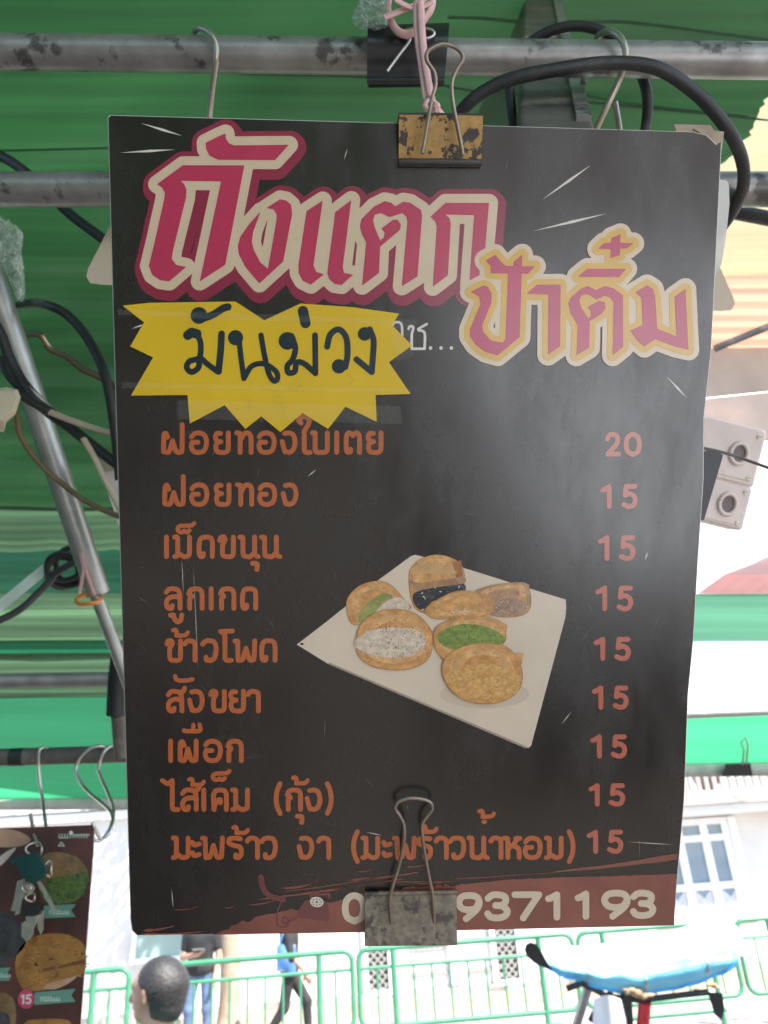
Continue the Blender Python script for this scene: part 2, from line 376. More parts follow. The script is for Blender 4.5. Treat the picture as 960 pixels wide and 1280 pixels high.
for z_ in (z0 + .05, zl, zt, z1 - .05): fm.box(((x0 + x1) / 2, -.022, z_), (W, .04, .1), M_wpaint)
for k, x_ in enumerate(xs): fm.box((min(max(x_, x0 + .06), x1 - .06), -.027, (z0 + z1) / 2), (.13, .036, H - .002), M_wpaint)
fm.build('frame', wo)
pn = MB(); pn.box(((x0 + x1) / 2, -.004, (z0 + z1) / 2), (W, .006, H), M_glass); pn.build('panes', wo)
lt = MB()
for k in range(3):
    a, b = xs[k] + .07, xs[k + 1] - .07
    for q in range(9):
        t = a + (b - a) * q / 8
        for sgn in (1, -1):
            t2 = t + sgn * .28; u0_, u1_ = t, min(max(t2, a), b); zz = z0 + .1; fr2 = abs(u1_ - u0_) / .28
            if fr2 > .05: lt.tube([(u0_, -.012 - .004 * sgn, zz), (u1_, -.012 - .004 * sgn, zz + (zl - zz - .05) * fr2)], .011, M_wpaint, 4)
lt.build('lattice', wo)
# balcony with balusters
xb0, zb = FP(800, 1002, .7); xb1, _ = FP(1150, 1000, .7)
bc = MB(); bc.box(((xb0 + xb1) / 2, -.36, zb), (xb1 - xb0, .71, .2), M_stain); bc.box(((xb0 + xb1) / 2, -.3, zb - .17), (xb1 - xb0 - .1, .59, .13), M_wpaint)
bal = local('balcony', bc); rl = MB()
M_brick = mat('red_pot', (.40, .13, .09), .8, var=.15)
for k in range(46):
    x_ = xb0 + .1 + k * .13; rl.box((x_, -.65, zb + .38), (.075, .05, .56), M_stain if k % 7 in (2, 3) else M_grille, bev=.01)
rl.box(((xb0 + xb1) / 2, -.65, zb + .69), (xb1 - xb0, .09, .06), M_wpaint)
rl.build('baluster_railing', bal)
pm = MB(); pm.sphere((FP(887, 985, .4)[0], -.36, zb + .35), .22, M_brick, 12, 8, (1, 1, 1.1)); pm.build('pot', bal)

# ------------------------------------------------------------------ tree
M_bark = mat('pale_bark', (.34, .27, .20), .9, var=.25, scale=8, bump=.8, bscale=30, col2=(.48, .42, .34), thr=.55)
M_leaf = mat('leaf', (.06, .10, .035), .6, var=.4, scale=3)
tp = PY(286, 1240, 11.9); base = Vector((tp.x, 11.9, .1))
tr = empty('street_tree', base, 'pale mottled tree trunk standing on the far pavement behind the railing', 'tree')
tb = MB(); pts = [(0, 0, 0), (.02, 0, .8), (-.02, 0, 1.8), (.03, 0, 3.2), (.0, .1, 4.6), (.1, .1, 6.2)]
tb.tube(smooth(pts, 6), list(np.interp(np.linspace(0, 1, 31), [0, .1, .5, 1], [.19, .145, .125, .06])), M_bark, 14)
for (a, h, l) in ((30, 3.6, 1.6), (150, 4.0, 1.7), (260, 4.4, 1.5), (80, 5.0, 1.3), (200, 5.4, 1.2)):
    e = Vector((math.cos(R(a)) * l, math.sin(R(a)) * l, h + 1.3)); tb.tube(smooth([(0, .05, h), (e.x * .45, e.y * .45, h + .4), tuple(e)], 6), list(np.linspace(.06, .02, 13)), M_bark, 8)
tb.build('trunk', tr)
lf = MB(); rg = random.Random(3); vs = []; fs = []
cl = [Vector((rg.gauss(0, 1.0), rg.gauss(0, .7), 5.9 + rg.gauss(0, .8))) for _ in range(34)]
for c in cl:
    for _ in range(70):
        p = c + Vector((rg.gauss(0, .34), rg.gauss(0, .3), rg.gauss(0, .26))); a = Vector((rg.uniform(-1, 1), rg.uniform(-1, 1), rg.uniform(-.5, .5))).normalized() * .09; b = a.cross(Vector((rg.uniform(-1, 1), rg.uniform(-1, 1), 1)).normalized()) * .45
        k = len(vs); vs += [p - a, p + b, p + a, p - b]; fs.append((k, k + 1, k + 2, k + 3))
lf.add(vs, fs, M_leaf); lf.build('crown', tr)

# ------------------------------------------------------------------ green railings
M_green = mat('green_railing_paint', (.05, .22, .12), .4, var=.15, scale=6)
RO = Vector((0, 10.4, 0))
def RP(px, py):
    r = ray(px, py); t = (RO - CAM).dot(FN) / r.dot(FN); h = CAM + r * t; return (h - RO).dot(FE), h.z
def railing(a, b, label):
    x0, _ = RP(a, 1230); x1, _ = RP(b, 1225); L = x1 - x0; zt, zs, zb_ = 1.19, 1.0, .42
    M = Mf.copy(); M.translation = RO + FE * x0 + Vector((0, 0, .1)); o = empty('street_railing', M, label, 'railing', 'green railings along the pavement')
    f = MB(); r_ = .11; prof = []
    for (cx, cz, a0) in ((L - r_, zt - .1 - r_, 0), (r_, zt - .1 - r_, 90), (r_, zb_ - .1 + r_, 180), (L - r_, zb_ - .1 + r_, 270)):
        for k in range(6): aa = R(a0 + 18 * k); prof.append((cx + r_ * math.cos(aa), 0, cz + r_ * math.sin(aa)))
    f.tube(prof, .03, M_green, 8, closed=True); f.build('frame', o)
    f = MB(); f.tube([(0.01, 0, zs - .1), (L - .01, 0, zs - .1)], .02, M_green, 8); f.build('middle_rail', o)
    f = MB(); f.tube([(.25, 0, .19), (L - .25, 0, .19)], .03, M_green, 8); f.build('foot_rail', o)
    for x_ in (L * .16, L * .84): f = MB(); f.tube([(x_, -.0, 0), (x_, -.0, zt - .12)], .035, M_green, 8); f.build('post', o)
    n = max(3, int(L / .2))
    for k in range(1, n):
        x_ = L * k / n
        if min(abs(x_ - L * .16), abs(x_ - L * .84)) < .05: continue
        f = MB(); f.tube([(x_, 0, zb_ - .1), (x_, 0, zs - .1)], .0145, M_green, 6); f.build('bar', o)
railing(-120, 161, 'green tube railing panel at the far left beside the hanging card')
railing(176, 441, 'green tube railing panel in front of the man in black polo and tree trunk')
railing(449, 722, 'green tube railing panel in front of the grilled doors')
railing(730, 926, 'green tube railing panel mostly hidden behind the blue and white cover')
railing(935, 1200, 'green tube railing panel at the far right past the blue cover')

# ------------------------------------------------------------------ people (smooth-union distance field -> surface nets)
def surface_nets(F, o, h):
    S = F < 0; nx, ny, nz = F.shape; corner = [(i, j, k) for i in (0, 1) for j in (0, 1) for k in (0, 1)]
    cs = sum(S[i:nx - 1 + i, j:ny - 1 + j, k:nz - 1 + k].astype(int) for i, j, k in corner); act = (cs > 0) & (cs < 8)
    idx = -np.ones(act.shape, int); ids = np.argwhere(act); idx[act] = np.arange(len(ids)); acc = np.zeros((len(ids), 3)); cnt = np.zeros(len(ids))
    for a in corner:
        for ax in range(3):
            if a[ax]: continue
            b = list(a); b[ax] = 1; A = F[ids[:, 0] + a[0], ids[:, 1] + a[1], ids[:, 2] + a[2]]; B = F[ids[:, 0] + b[0], ids[:, 1] + b[1], ids[:, 2] + b[2]]
            cr = (A < 0) != (B < 0); t = np.where(cr, A / np.where(cr, A - B, 1), 0); p = np.tile(np.array(a, float), (len(ids), 1)); p[:, ax] += t; acc[cr] += p[cr]; cnt[cr] += 1
    V = (ids + acc / cnt[:, None]) * h + np.array(o); fs = []
    for ax in range(3):
        u, v = (ax + 1) % 3, (ax + 2) % 3; sl0 = [slice(None)] * 3; sl1 = [slice(None)] * 3; sl0[ax] = slice(0, -1); sl1[ax] = slice(1, None); A = S[tuple(sl0)]; B = S[tuple(sl1)]
        for q in np.argwhere(A != B):
            if q[u] == 0 or q[v] == 0 or q[u] >= act.shape[u] or q[v] >= act.shape[v] or q[ax] >= act.shape[ax]: continue
            c = []
            for du, dv in ((-1, -1), (0, -1), (0, 0), (-1, 0)):
                r = q.copy(); r[u] += du; r[v] += dv; c.append(int(idx[tuple(r)]))
            if min(c) < 0: continue
            fs.append(tuple(c) if A[tuple(q)] else tuple(reversed(c)))
    return V, fs
def blob(prims, h, k=.03, clip=None, neg=()):
    """prims: (a, b, ra, rb[, sx, sy, sz]) round cones in metres"""
    pts = np.array([p for pr in prims for p in pr[:2]]); rm = max(max(pr[2], pr[3]) for pr in prims) + .05; lo = pts.min(0) - rm; hi = pts.max(0) + rm
    ax = [np.arange(lo[i], hi[i] + h, h) for i in range(3)]; F = np.full([len(a) for a in ax], .08)
    def prim(pr, sl):
        X, Y, Zz = np.meshgrid(*[ax[i][sl[i]] for i in range(3)], indexing='ij'); a, b = np.array(pr[0], float), np.array(pr[1], float); ab = b - a; L = ab @ ab + 1e-9
        t = np.clip(((X - a[0]) * ab[0] + (Y - a[1]) * ab[1] + (Zz - a[2]) * ab[2]) / L, 0, 1); sx, sy, sz = pr[4] if len(pr) > 4 else (1, 1, 1)
        return (np.sqrt(((X - a[0] - t * ab[0]) / sx) ** 2 + ((Y - a[1] - t * ab[1]) / sy) ** 2 + ((Zz - a[2] - t * ab[2]) / sz) ** 2) - (pr[2] + (pr[3] - pr[2]) * t)) * min(sx, sy, sz)
    for pr in prims:
        a, b = np.array(pr[0], float), np.array(pr[1], float); m = max(pr[2], pr[3]) * 1.3 + .09; sl = [slice(max(0, int((min(a[i], b[i]) - m - lo[i]) / h)), int((max(a[i], b[i]) + m - lo[i]) / h) + 2) for i in range(3)]
        D = prim(pr, sl); G = F[tuple(sl)]; kk = pr[5] if len(pr) > 5 else k; hh = np.clip(.5 + .5 * (G - D) / kk, 0, 1); F[tuple(sl)] = G * (1 - hh) + D * hh - kk * hh * (1 - hh)
    if clip is not None:
        X, Y, Zz = np.meshgrid(*ax, indexing='ij'); F = np.maximum(F, clip(X, Y, Zz))
    F[[0, -1]] = .05; F[:, [0, -1]] = .05; F[:, :, [0, -1]] = .05
    return surface_nets(F, lo, h)
def blob_obj(name, prims, h, m, parent, k=.03, clip=None):
    V, fs = blob(prims, h, k, clip)
    if name == 'hair': V = V + np.array([[mnoise.noise(Vector(v) * f_ + Vector((o_, 0, 0))) for o_ in (0, 7, 13)] for v, f_ in zip(V, [150.] * len(V))]) * .0022
    return MB().add([tuple(v) for v in V], fs, m, None, True).build(name, parent)
def hand(w_, d, n, up_, r=1.):
    """palm plus four unequal fingers and a thumb; d = pointing direction, n = palm normal"""
    w_, d, n = Vector(w_), Vector(d).normalized(), Vector(n).normalized(); s = d.cross(n).normalized(); out = [(w_, w_ + d * .075, .028, .034)]
    for i, L in enumerate((.068, .078, .072, .056)):
        b = w_ + d * .085 + s * ((i - 1.5) * .02); m1 = b + d * (L * .55) + n * .008; e = m1 + d * (L * .4) + n * (L * .35); out += [(b, m1, .0105, .0095, (1, 1, 1), .006), (m1, e, .0095, .008, (1, 1, 1), .006)]
    t0 = w_ + d * .03 - s * .03; t1 = t0 + d * .035 - s * .028 + n * .012; out += [(t0, t1, .014, .012, (1, 1, 1), .008), (t1, t1 + d * .03 + n * .012, .012, .009, (1, 1, 1), .008)]
    return [tuple(tuple(q) if isinstance(q, Vector) else q for q in pr) for pr in out]
M_skin = mat('skin', (.42, .25, .17), .5, var=.08, scale=20)
M_hair = mat('black_hair', (.018, .016, .016), .45, var=.4, scale=60, bump=.8, bscale=150)
M_hair2 = mat('greying_hair', (.022, .021, .021), .5, var=.5, scale=160, bump=.9, bscale=260, col2=(.07, .066, .066), thr=.54, soft=.2)
M_black = mat('black_cloth', (.022, .022, .024), .8, var=.2, scale=12, bump=.4, bscale=60)
M_jeans = mat('blue_jeans', (.10, .16, .26), .85, var=.25, scale=10, bump=.4, bscale=90)
M_blue = mat('blue_cloth', (.10, .24, .55), .7, var=.2, scale=8)
M_teals = mat('dark_teal_cloth', (.05, .22, .17), .8, var=.2, scale=12, bump=.3, bscale=60)
M_shoe = mat('dark_shoe', (.05, .045, .04), .6)
M_white = mat('white_plastic', (.72, .71, .68), .45, var=.05, scale=20)
M_ear = mat('ear_skin', (.40, .22, .15), .5, var=.08)
HEAD = 1.60
def head_prims(c, f):
    """c = head centre, f = facing (unit, horizontal)"""
    c, f = Vector(c), Vector(f).normalized(); u = Vector((0, 0, 1)); s = f.cross(u)
    L = [(c + f * -.018 + u * .035, c + f * .012 + u * .03, .088, .084), (c + f * .035 - u * .035, c + f * .045 - u * .075, .062, .044), (c + f * .085 + u * .015, c + f * .108 - u * .022, .010, .015),
         (c - f * .03 - u * .06, c - f * .04 - u * .16, .055, .058), (c + f * .082 + u * .032 + s * .03, c + f * .082 + u * .032 - s * .03, .014, .014), (c + f * .086 - u * .052 + s * .014, c + f * .086 - u * .052 - s * .014, .011, .011, (1, 1, 1), .008)]
    for sg in (1, -1): L += [(c + s * sg * .090 + u * .016 + f * .006, c + s * sg * .088 - u * .026 + f * .010, .019, .013, (.8, 1, 1), .01)]
    return [tuple(tuple(q) if isinstance(q, Vector) else q for q in pr) for pr in L]
def face(c, f, parent):
    c, f = Vector(c), Vector(f).normalized(); u = Vector((0, 0, 1)); s = f.cross(u); e = MB(); b = MB()
    for sg in (1, -1):
        e.sphere(c + f * .082 + u * .008 + s * sg * .032, .011, M_white, 10, 6); e.sphere(c + f * .090 + u * .008 + s * sg * .032, .0055, M_dark, 8, 6)
        b.tube([c + f * .093 + u * .034 + s * sg * .018, c + f * .094 + u * .038 + s * sg * .034, c + f * .08 + u * .033 + s * sg * .05], .004, M_hair, 6)
    e.build('eyes', parent); b.build('eyebrows', parent)
def person(label, base, face_dir, top, legs, arms, shirt_m, trouser_m, hair_m, h=.012, lean=0., long_hair=False, sleeve=.5, hold=None):
    """legs: two (hip,knee,ankle,toe) in local coords, arms: two (shoulder, elbow, wrist, hand dir, palm normal); local +y is where the person faces"""
    M = Matrix.Translation(base) @ Matrix.Rotation(face_dir, 4, 'Z'); root = empty('person', M, label, 'person')
    f = Vector((0, 1, 0)); hc = (0, lean + .02, top - .115); pr = head_prims(hc, f)
    sh = top - .31; hip = top * .525
    torso = [((-.10, lean, sh - .05), (.10, lean, sh - .05), .095, .095), ((0, lean * .8, sh - .12), (0, lean * .3, hip + .16), .135, .115, (1.25, .85, 1)), ((-.05, 0, hip + .06), (.05, 0, hip + .06), .125, .125, (1.05, .9, 1)), ((0, lean, sh + .0), (0, lean, sh + .09), .06, .055)]
    sw = .175
    body = pr + torso; limbs_arm = []; limbs_leg = []; shoes = []
    for (S, E_, W_, hd, hn) in arms:
        limbs_arm += [(S, E_, .052, .042)]; body += [(S, E_, .05, .04), (E_, W_, .04, .027)] + hand(W_, hd, hn, None)
    for (Hp, K, A, T) in legs:
        limbs_leg += [(Hp, K, .085, .062), (K, A, .06, .045)]; body += [(Hp, K, .08, .055), (K, A, .052, .036), (A, T, .036, .03)]; shoes += [((A[0], A[1] - .03, A[2] - .04), T, .045, .036)]
    blob_obj('body', body, h, M_skin, root, .025)
    blob_obj('shirt', [(t[0], t[1], t[2] + .012, t[3] + .012) + tuple(t[4:]) for t in torso[:3]] + [(a, tuple(Vector(a) + (Vector(b) - Vector(a)) * (sleeve * 1.15)), r1 + .014, r2 + .014) for a, b, r1, r2 in limbs_arm], h, shirt_m, root, .03, lambda X, Y, Zz: np.maximum(hip - .03 - Zz, Zz - (sh + .045)))
    blob_obj('trousers', [((-.05, 0, hip + .06), (.05, 0, hip + .06), .13, .13, (1.05, .9, 1))] + limbs_leg, h, trouser_m, root, .03, lambda X, Y, Zz: np.maximum(Zz - (hip + .08), .08 - Zz))
    blob_obj('shoes', shoes, h, M_shoe, root, .02, lambda X, Y, Zz: .005 - Zz)
    hp = [((0, lean + .0, top - .075), (0, lean - .012, top - .09), .099, .099), ((0, lean - .030, top - .10), (0, lean - .036, top - .17), .096, .076)]
    if long_hair: hp += [((0, lean - .05, top - .12), (0, lean - .07, top - .38), .075, .05)]
    c = Vector(hc)
    blob_obj('hair', hp, h * .7, hair_m, root, .06, lambda X, Y, Zz: np.maximum(np.maximum((Y - (lean + .012) - np.maximum(0, Zz - (c.z - .005)) * 1.15) * .7, Y - (lean + .095)), -1 if long_hair else (c.z - .095 + .25 * (Y - lean)) - Zz))
    face(hc, f, root)
    return root
# man by the building, looking down at a phone, seen from the front
p = PY(250, 1230, 11.35); b = Vector((p.x, 11.35, .1))
man = person('man in black polo and jeans standing beside the tree trunk with a phone', b, math.pi, 1.66,
       [((-.09, 0, .85), (-.10, .02, .48), (-.10, -.02, .09), (-.12, .15, .05)), ((.09, 0, .85), (.13, .03, .48), (.15, -.01, .09), (.18, .16, .05))],
       [((-.185, 0, 1.31), (-.235, -.01, 1.04), (-.21, .10, .82), (.05, .1, -1), (1, 0, 0)), ((.185, 0, 1.31), (.225, .0, 1.06), (.06, .20, 1.09), (-1, .2, .15), (0, -.2, 1))], M_black, M_jeans, M_hair)
ph = MB(); ph.box((0, 0, 0), (.15, .075, .009), M_slot, bev=.004)
Mp = man.matrix_world @ Matrix.Translation((-.03, .245, 1.15)) @ Matrix.Rotation(R(20), 4, 'X')
tag(ph.build('phone', None, Mp), 'grey phone held by the man in black polo', 'phone')
# walking woman in black with blue scarf bag
p = PY(362, 1230, 11.2); b = Vector((p.x, 11.2, .1))
wom = person('person in black walking past the railing with a blue and white bag', b, -math.pi / 2, 1.60,
       [((-.08, 0, .82), (-.08, .20, .50), (-.08, .22, .12), (-.08, .38, .07)), ((.08, 0, .82), (.08, -.06, .46), (.08, -.30, .14), (.08, -.18, .05))],
       [((-.165, 0, 1.26), (-.19, -.08, 1.02), (-.18, -.02, .80), (0, .2, -1), (1, 0, 0)), ((.165, 0, 1.26), (.20, .05, 1.02), (.18, .22, .84), (0, .5, -1), (-1, 0, 0))], M_black, M_black, M_hair, long_hair=True, sleeve=.95)
bg = MB(); bg.grid(lambda u, v: Vector((.215 + .035 * math.sin(math.pi * u) * math.sin(math.pi * v), -.13 + .24 * u, .86 + .28 * v + .02 * math.sin(6 * u))), 10, 8, M_blue); bg.grid(lambda u, v: Vector((.205, -.13 + .24 * u, .86 + .28 * v)), 4, 4, M_white)
bg.tube(smooth([(.21, -.1, 1.13), (.20, -.02, 1.32), (.05, .1, 1.36), (-.12, .1, 1.2)], 8), .012, M_blue, 6)
bgo = bg.build('shoulder_bag', None, wom.matrix_world.copy()); tag(bgo, 'blue and white shoulder bag carried by the walking person in black', 'bag')
# near man, back of head, facing away to the left
hd = P(199, 1240, 3.45); near = person('man with thinning grey black hair seen from behind in front of the railing', Vector((hd.x, hd.y, 0)), R(84), hd.z + .115,
       [((-.09, 0, .86), (-.10, .02, .48), (-.10, -.02, .09), (-.12, .15, .05)), ((.09, 0, .86), (.10, .03, .48), (.10, -.01, .09), (.12, .16, .05))],
       [((-.19, 0, 1.36), (-.25, -.02, 1.1), (-.22, .08, .86), (0, .15, -1), (1, 0, 0)), ((.19, 0, 1.36), (.25, -.02, 1.1), (.22, .08, .86), (0, .15, -1), (-1, 0, 0))], M_teals, M_black, M_hair2, h=.009)

# ------------------------------------------------------------------ parked motor tricycle with rain cover
M_cover = mat('white_cover', (.78, .80, .82), .35, var=.04, scale=5)
M_cblue = mat('blue_cover', (.06, .36, .72), .35, var=.12, scale=8)
M_rub = mat('black_rubber', (.02, .02, .022), .6, var=.2)
M_red = mat('red_paint', (.50, .03, .04), .35, var=.1)
M_steel = mat('dull_steel', (.36, .36, .36), .4, metal=.8, var=.15, scale=20)
M_chrome = mat('chrome_wire', (.6, .58, .55), .25, metal=1, var=.1, scale=60)
M_mud = mat('brown_rag', (.35, .23, .14), .9, var=.4, scale=15)
DT = 4.2
def Q(px, py, dd=0): return P(px, py, DT + dd)
tb0 = Q(760, 1300); trike = empty('motor_tricycle', Vector((tb0.x, tb0.y, 0)), 'parked motor tricycle with a white and blue rain cover at lower right', 'vehicle')
Ti = trike.matrix_world.inverted()
def tri(name, mb, parent=trike):
    mb.v = [tuple(Ti @ Vector(v)) for v in mb.v]; return mb.build(name, parent)
low = [(668, 1204), (695, 1214), (722, 1226), (752, 1235), (790, 1242), (830, 1238), (868, 1228), (905, 1216), (925, 1196)]
lowS = smooth(low, 5)
def shell(u, v):
    i = min(len(lowS) - 2, int(u * (len(lowS) - 1))); t = u * (len(lowS) - 1) - i; x = lowS[i][0] * (1 - t) + lowS[i + 1][0] * t; y = lowS[i][1] * (1 - t) + lowS[i + 1][1] * t
    hgt = (14 + 62 * math.sin(min(1, u * 1.25) * math.pi / 2)) * math.sqrt(max(.0004, 1 - (max(0, u - .72) / .28) ** 2)); a = v * math.pi
    return Q(x + 5 * v, y - hgt * math.sin(a * .5) ** .8, .9 * (1 - math.cos(a)) / 2 - .10 * math.sin(math.pi * min(1, v * 2.2)) * math.sin(math.pi * u))
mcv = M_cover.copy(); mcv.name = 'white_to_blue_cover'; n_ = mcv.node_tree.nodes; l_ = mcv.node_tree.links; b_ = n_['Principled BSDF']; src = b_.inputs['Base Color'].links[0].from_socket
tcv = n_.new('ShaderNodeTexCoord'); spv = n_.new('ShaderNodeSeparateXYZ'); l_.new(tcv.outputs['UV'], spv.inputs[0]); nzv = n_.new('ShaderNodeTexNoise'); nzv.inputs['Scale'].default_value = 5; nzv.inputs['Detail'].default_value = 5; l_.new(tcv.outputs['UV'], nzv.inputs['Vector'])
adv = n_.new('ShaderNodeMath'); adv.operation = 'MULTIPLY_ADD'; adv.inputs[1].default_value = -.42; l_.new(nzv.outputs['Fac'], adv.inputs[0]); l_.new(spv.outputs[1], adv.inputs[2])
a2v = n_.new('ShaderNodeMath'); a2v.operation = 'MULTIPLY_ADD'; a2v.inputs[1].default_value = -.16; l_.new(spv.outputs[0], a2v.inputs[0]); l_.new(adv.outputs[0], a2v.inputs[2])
rpv = n_.new('ShaderNodeValToRGB'); rpv.color_ramp.elements[0].position = .0; rpv.color_ramp.elements[0].color = (.16, .50, .70, 1); rpv.color_ramp.elements[1].position = .26; rpv.color_ramp.elements[1].color = (.78, .80, .82, 1)  # white and blue sheet; the soft pale fade stands in for washed-out sunlight
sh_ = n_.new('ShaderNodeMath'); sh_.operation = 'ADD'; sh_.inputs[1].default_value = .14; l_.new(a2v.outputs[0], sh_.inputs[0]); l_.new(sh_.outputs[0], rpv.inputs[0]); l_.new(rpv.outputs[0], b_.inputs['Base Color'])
def shell2(u, v):
    p = shell(u, v); return p + UP * (.010 * mnoise.noise(Vector((u * 14, v * 6, 2))) + .004 * mnoise.noise(Vector((u * 40, v * 10, 5)))) - fwd * .02 * mnoise.noise(Vector((u * 10, v * 8, 9)))
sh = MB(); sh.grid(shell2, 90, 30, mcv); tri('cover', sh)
for u_ in (.3, .55, .8):
    st_ = MB(); st_.grid(lambda u, v: shell2(u_ + .008 * (u - .5), .02 + .5 * v) - fwd * .012, 2, 20, M_steel); tri('strap', st_)
hmm = MB(); hmm.tube([shell2(u_, .0) - fwd * .004 for u_ in np.linspace(.02, .97, 50)], .007, M_cblue, 6); tri('hem', hmm)
cp = MB(); ctip = [(655.5, 1188), (657, 1181), (663, 1177.5), (670, 1180), (677, 1189), (684, 1202), (690, 1213), (681, 1210), (668, 1204), (659, 1196)]
cp.add([Q(x, y, -.02) for x, y in ctip] + [Q(x, y, .12) for x, y in ctip], [tuple(range(10)), tuple(range(19, 9, -1))] + [(i, 10 + i, 10 + (i + 1) % 10, (i + 1) % 10) for i in range(10)], M_rub); tri('end_cap', cp)
fl = MB(); fp = [(884, 1240), (903, 1241), (906, 1262), (902, 1276), (893, 1268)]
fl.add([Q(x, y, -.03) for x, y in fp] + [Q(x, y, 0) for x, y in fp], [tuple(range(5)), tuple(range(9, 4, -1))] + [(i, 5 + i, 5 + (i + 1) % 5, (i + 1) % 5) for i in range(5)], M_rub); tri('mud_flap', fl)
def stick(name, pts, r, m, seg=8): tri(name, MB().tube([Q(*q) for q in pts], r, m, seg))
stick('front_fork', [(806, 1252), (803, 1290), (800, 1420)], .035, M_red, 12)
stick('support_post', [(783, 1240), (786, 1300), (788, 1440)], .03, M_rub)
stick('support_post', [(735, 1235), (718, 1290), (705, 1430)], .025, M_steel)
stick('handlebar', [(708, 1236), (728, 1229), (760, 1246), (800, 1250), (885, 1240)], .016, M_rub)
stick('brace', [(764, 1240), (742, 1268), (738, 1276)], .016, M_rub)
for (x, y, r_) in ((790, 1238, .022), (797, 1242, .026), (804, 1245, .018), (889, 1231, .022), (785, 1240, .016), (782, 1237, .012), (812, 1244, .014), (845, 1240, .012), (870, 1236, .014), (895, 1234, .016)): rg_ = MB(); rg_.sphere(Q(x, y, -.05), r_, M_mud, 9, 7, (1.5 + .4 * math.sin(x), 1, .7 + .3 * math.cos(x))); tri('rag', rg_)
bdy = MB(); bdy.grid(lambda u, v: Q(742 - 8 * v + (34 + 26 * v ** .6) * u, 1249 - 5 * math.sin(math.pi * u) + 190 * v, -.06 - .1 * math.sin(math.pi * u)), 12, 8, M_cover); bdy.grid(lambda u, v: Q(812 + 150 * u, 1292 + 120 * v, .05 - .1 * math.sin(math.pi * u)), 12, 8, M_cover); tri('body_panel', bdy)
for px in (810, 960):
    c = Q(px, 1440, .1); c.z = .30; wl = MB(); ring = [(c.x + .26 * math.cos(t), c.y, .30 + .26 * math.sin(t)) for t in np.linspace(0, 2 * math.pi, 28, endpoint=False)]; wl.tube(ring, .045, M_rub, 10, closed=True); wo_ = tri('wheel', wl)
    rm = MB(); ring = [(c.x + .2 * math.cos(t), c.y, .30 + .2 * math.sin(t)) for t in np.linspace(0, 2 * math.pi, 28, endpoint=False)]; rm.tube(ring, .016, M_steel, 8, closed=True)
    for t in np.linspace(0, math.pi, 6, endpoint=False): rm.tube([(c.x + .2 * math.cos(t), c.y, .3 + .2 * math.sin(t)), (c.x - .2 * math.cos(t), c.y, .3 - .2 * math.sin(t))], .006, M_steel, 6)
    tri('rim', rm, wo_)
# ------------------------------------------------------------------ awnings overhead
T_green = tarp('green_tarpaulin', (.020, .088, .030), .42, (.016, .066, .021), 26, .20, .5)
T_pale = tarp('pale_green_tarpaulin', (.115, .20, .11), .4, (.10, .20, .10), 4.5, .5, .35)
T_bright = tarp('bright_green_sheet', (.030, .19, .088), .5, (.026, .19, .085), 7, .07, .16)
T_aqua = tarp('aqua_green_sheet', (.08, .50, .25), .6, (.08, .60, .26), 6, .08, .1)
T_mint = tarp('mint_sheet', (.14, .34, .22), .55, (.13, .38, .23), 6, .1, .3)
T_cream = tarp('cream_sheet', (.58, .52, .32), .55, (.60, .52, .29), 30, .05, .08)
T_orange = tarp('orange_pleated_sheet', (.75, .36, .27), .55, (.80, .36, .24), 9, .07, .1)
T_white = tarp('white_sheet', (.78, .78, .78), .6, (.9, .9, .9), 16, .05, .08)
T_red = tarp('red_sheet', (.62, .32, .30), .6, (.70, .36, .34), 16, .1, .1)
M_gutter = mat('grey_gutter', (.20, .19, .18), .5, metal=.5, var=.2, scale=20, col2=(.35, .30, .26), thr=.58)
M_hem = mat('soiled_hem', (.42, .42, .36), .8, var=.2, scale=15)
M_beige = mat('beige_board', (.50, .44, .38), .7, var=.12, scale=8)
def patch(name, corners, m, parent, nu=24, nv=16, wav=0., fr=6., sag=0., edge=None, wrinkle=.004):
    """corners: TL,TR,BR,BL as (px,py,depth)"""
    a, b, c, d = [P(*q) for q in corners]; n = (b - a).cross(d - a).normalized()
    def fn(u, v):
        uu = u if edge is None else edge(u, v)
        return (a * (1 - uu) + b * uu) * (1 - v) + (d * (1 - uu) + c * uu) * v + n * (wav * math.sin(fr * v * math.pi * 2 + 2 * u) + wrinkle * (mnoise.noise(Vector((u * 5, v * 22, 3))) + .6 * mnoise.noise(Vector((u * 16 + 9 * v, v * 9, 8)))) + sag * math.sin(math.pi * uu) * math.sin(math.pi * v))
    mb = MB().grid(fn, nu, nv, m); Mi = parent.matrix_world.inverted() if parent else Matrix()
    mb.v = [tuple(Mi @ Vector(v)) for v in mb.v]; return mb.build(name, parent)
# main green tarpaulin
aw = empty('green_awning', P(480, 300, 1.2), 'large dark green tarpaulin awning stretched above the pipes and menu board', 'awning')
Ma0 = aw.matrix_world.inverted(); rgj = random.Random(5); jag = [rgj.uniform(-1, 1) for _ in range(80)]
def tear(u, v):
    py = ((1 - v) * .8 * -420 + v * 1.8 * 640) / ((1 - v) * .8 + v * 1.8)
    return u * (float(np.interp(py, [60, 128, 160, 195, 212, 250, 700], [1.0, .968, .962, .945, .932, .91, .85])) + -.0022 * jag[int(v * 240) % 80] * (py > 60))
patch('tarpaulin', [(-700, -420, .80), (1010, -420, .80), (1010, 640, 1.80), (-700, 640, 1.80)], T_green, aw, 120, 240, .003, 5, .02, tear, .009)
bt = MB(); Mb_ = aw.matrix_world.inverted(); e0, e1 = P(-700, -420, .80), P(1010, -420, .80)
def backfn(u, v):
    x0, y0, z0 = e0 * (1 - u) + e1 * u; y1 = -4.2 + 1.2 * u; return Mb_ @ Vector((x0 * (1 + 1.2 * v) + .9 * max(0, u - .5), y0 + (y1 - y0) * v, z0 + .25 * v + .004 * math.sin(9 * v)))
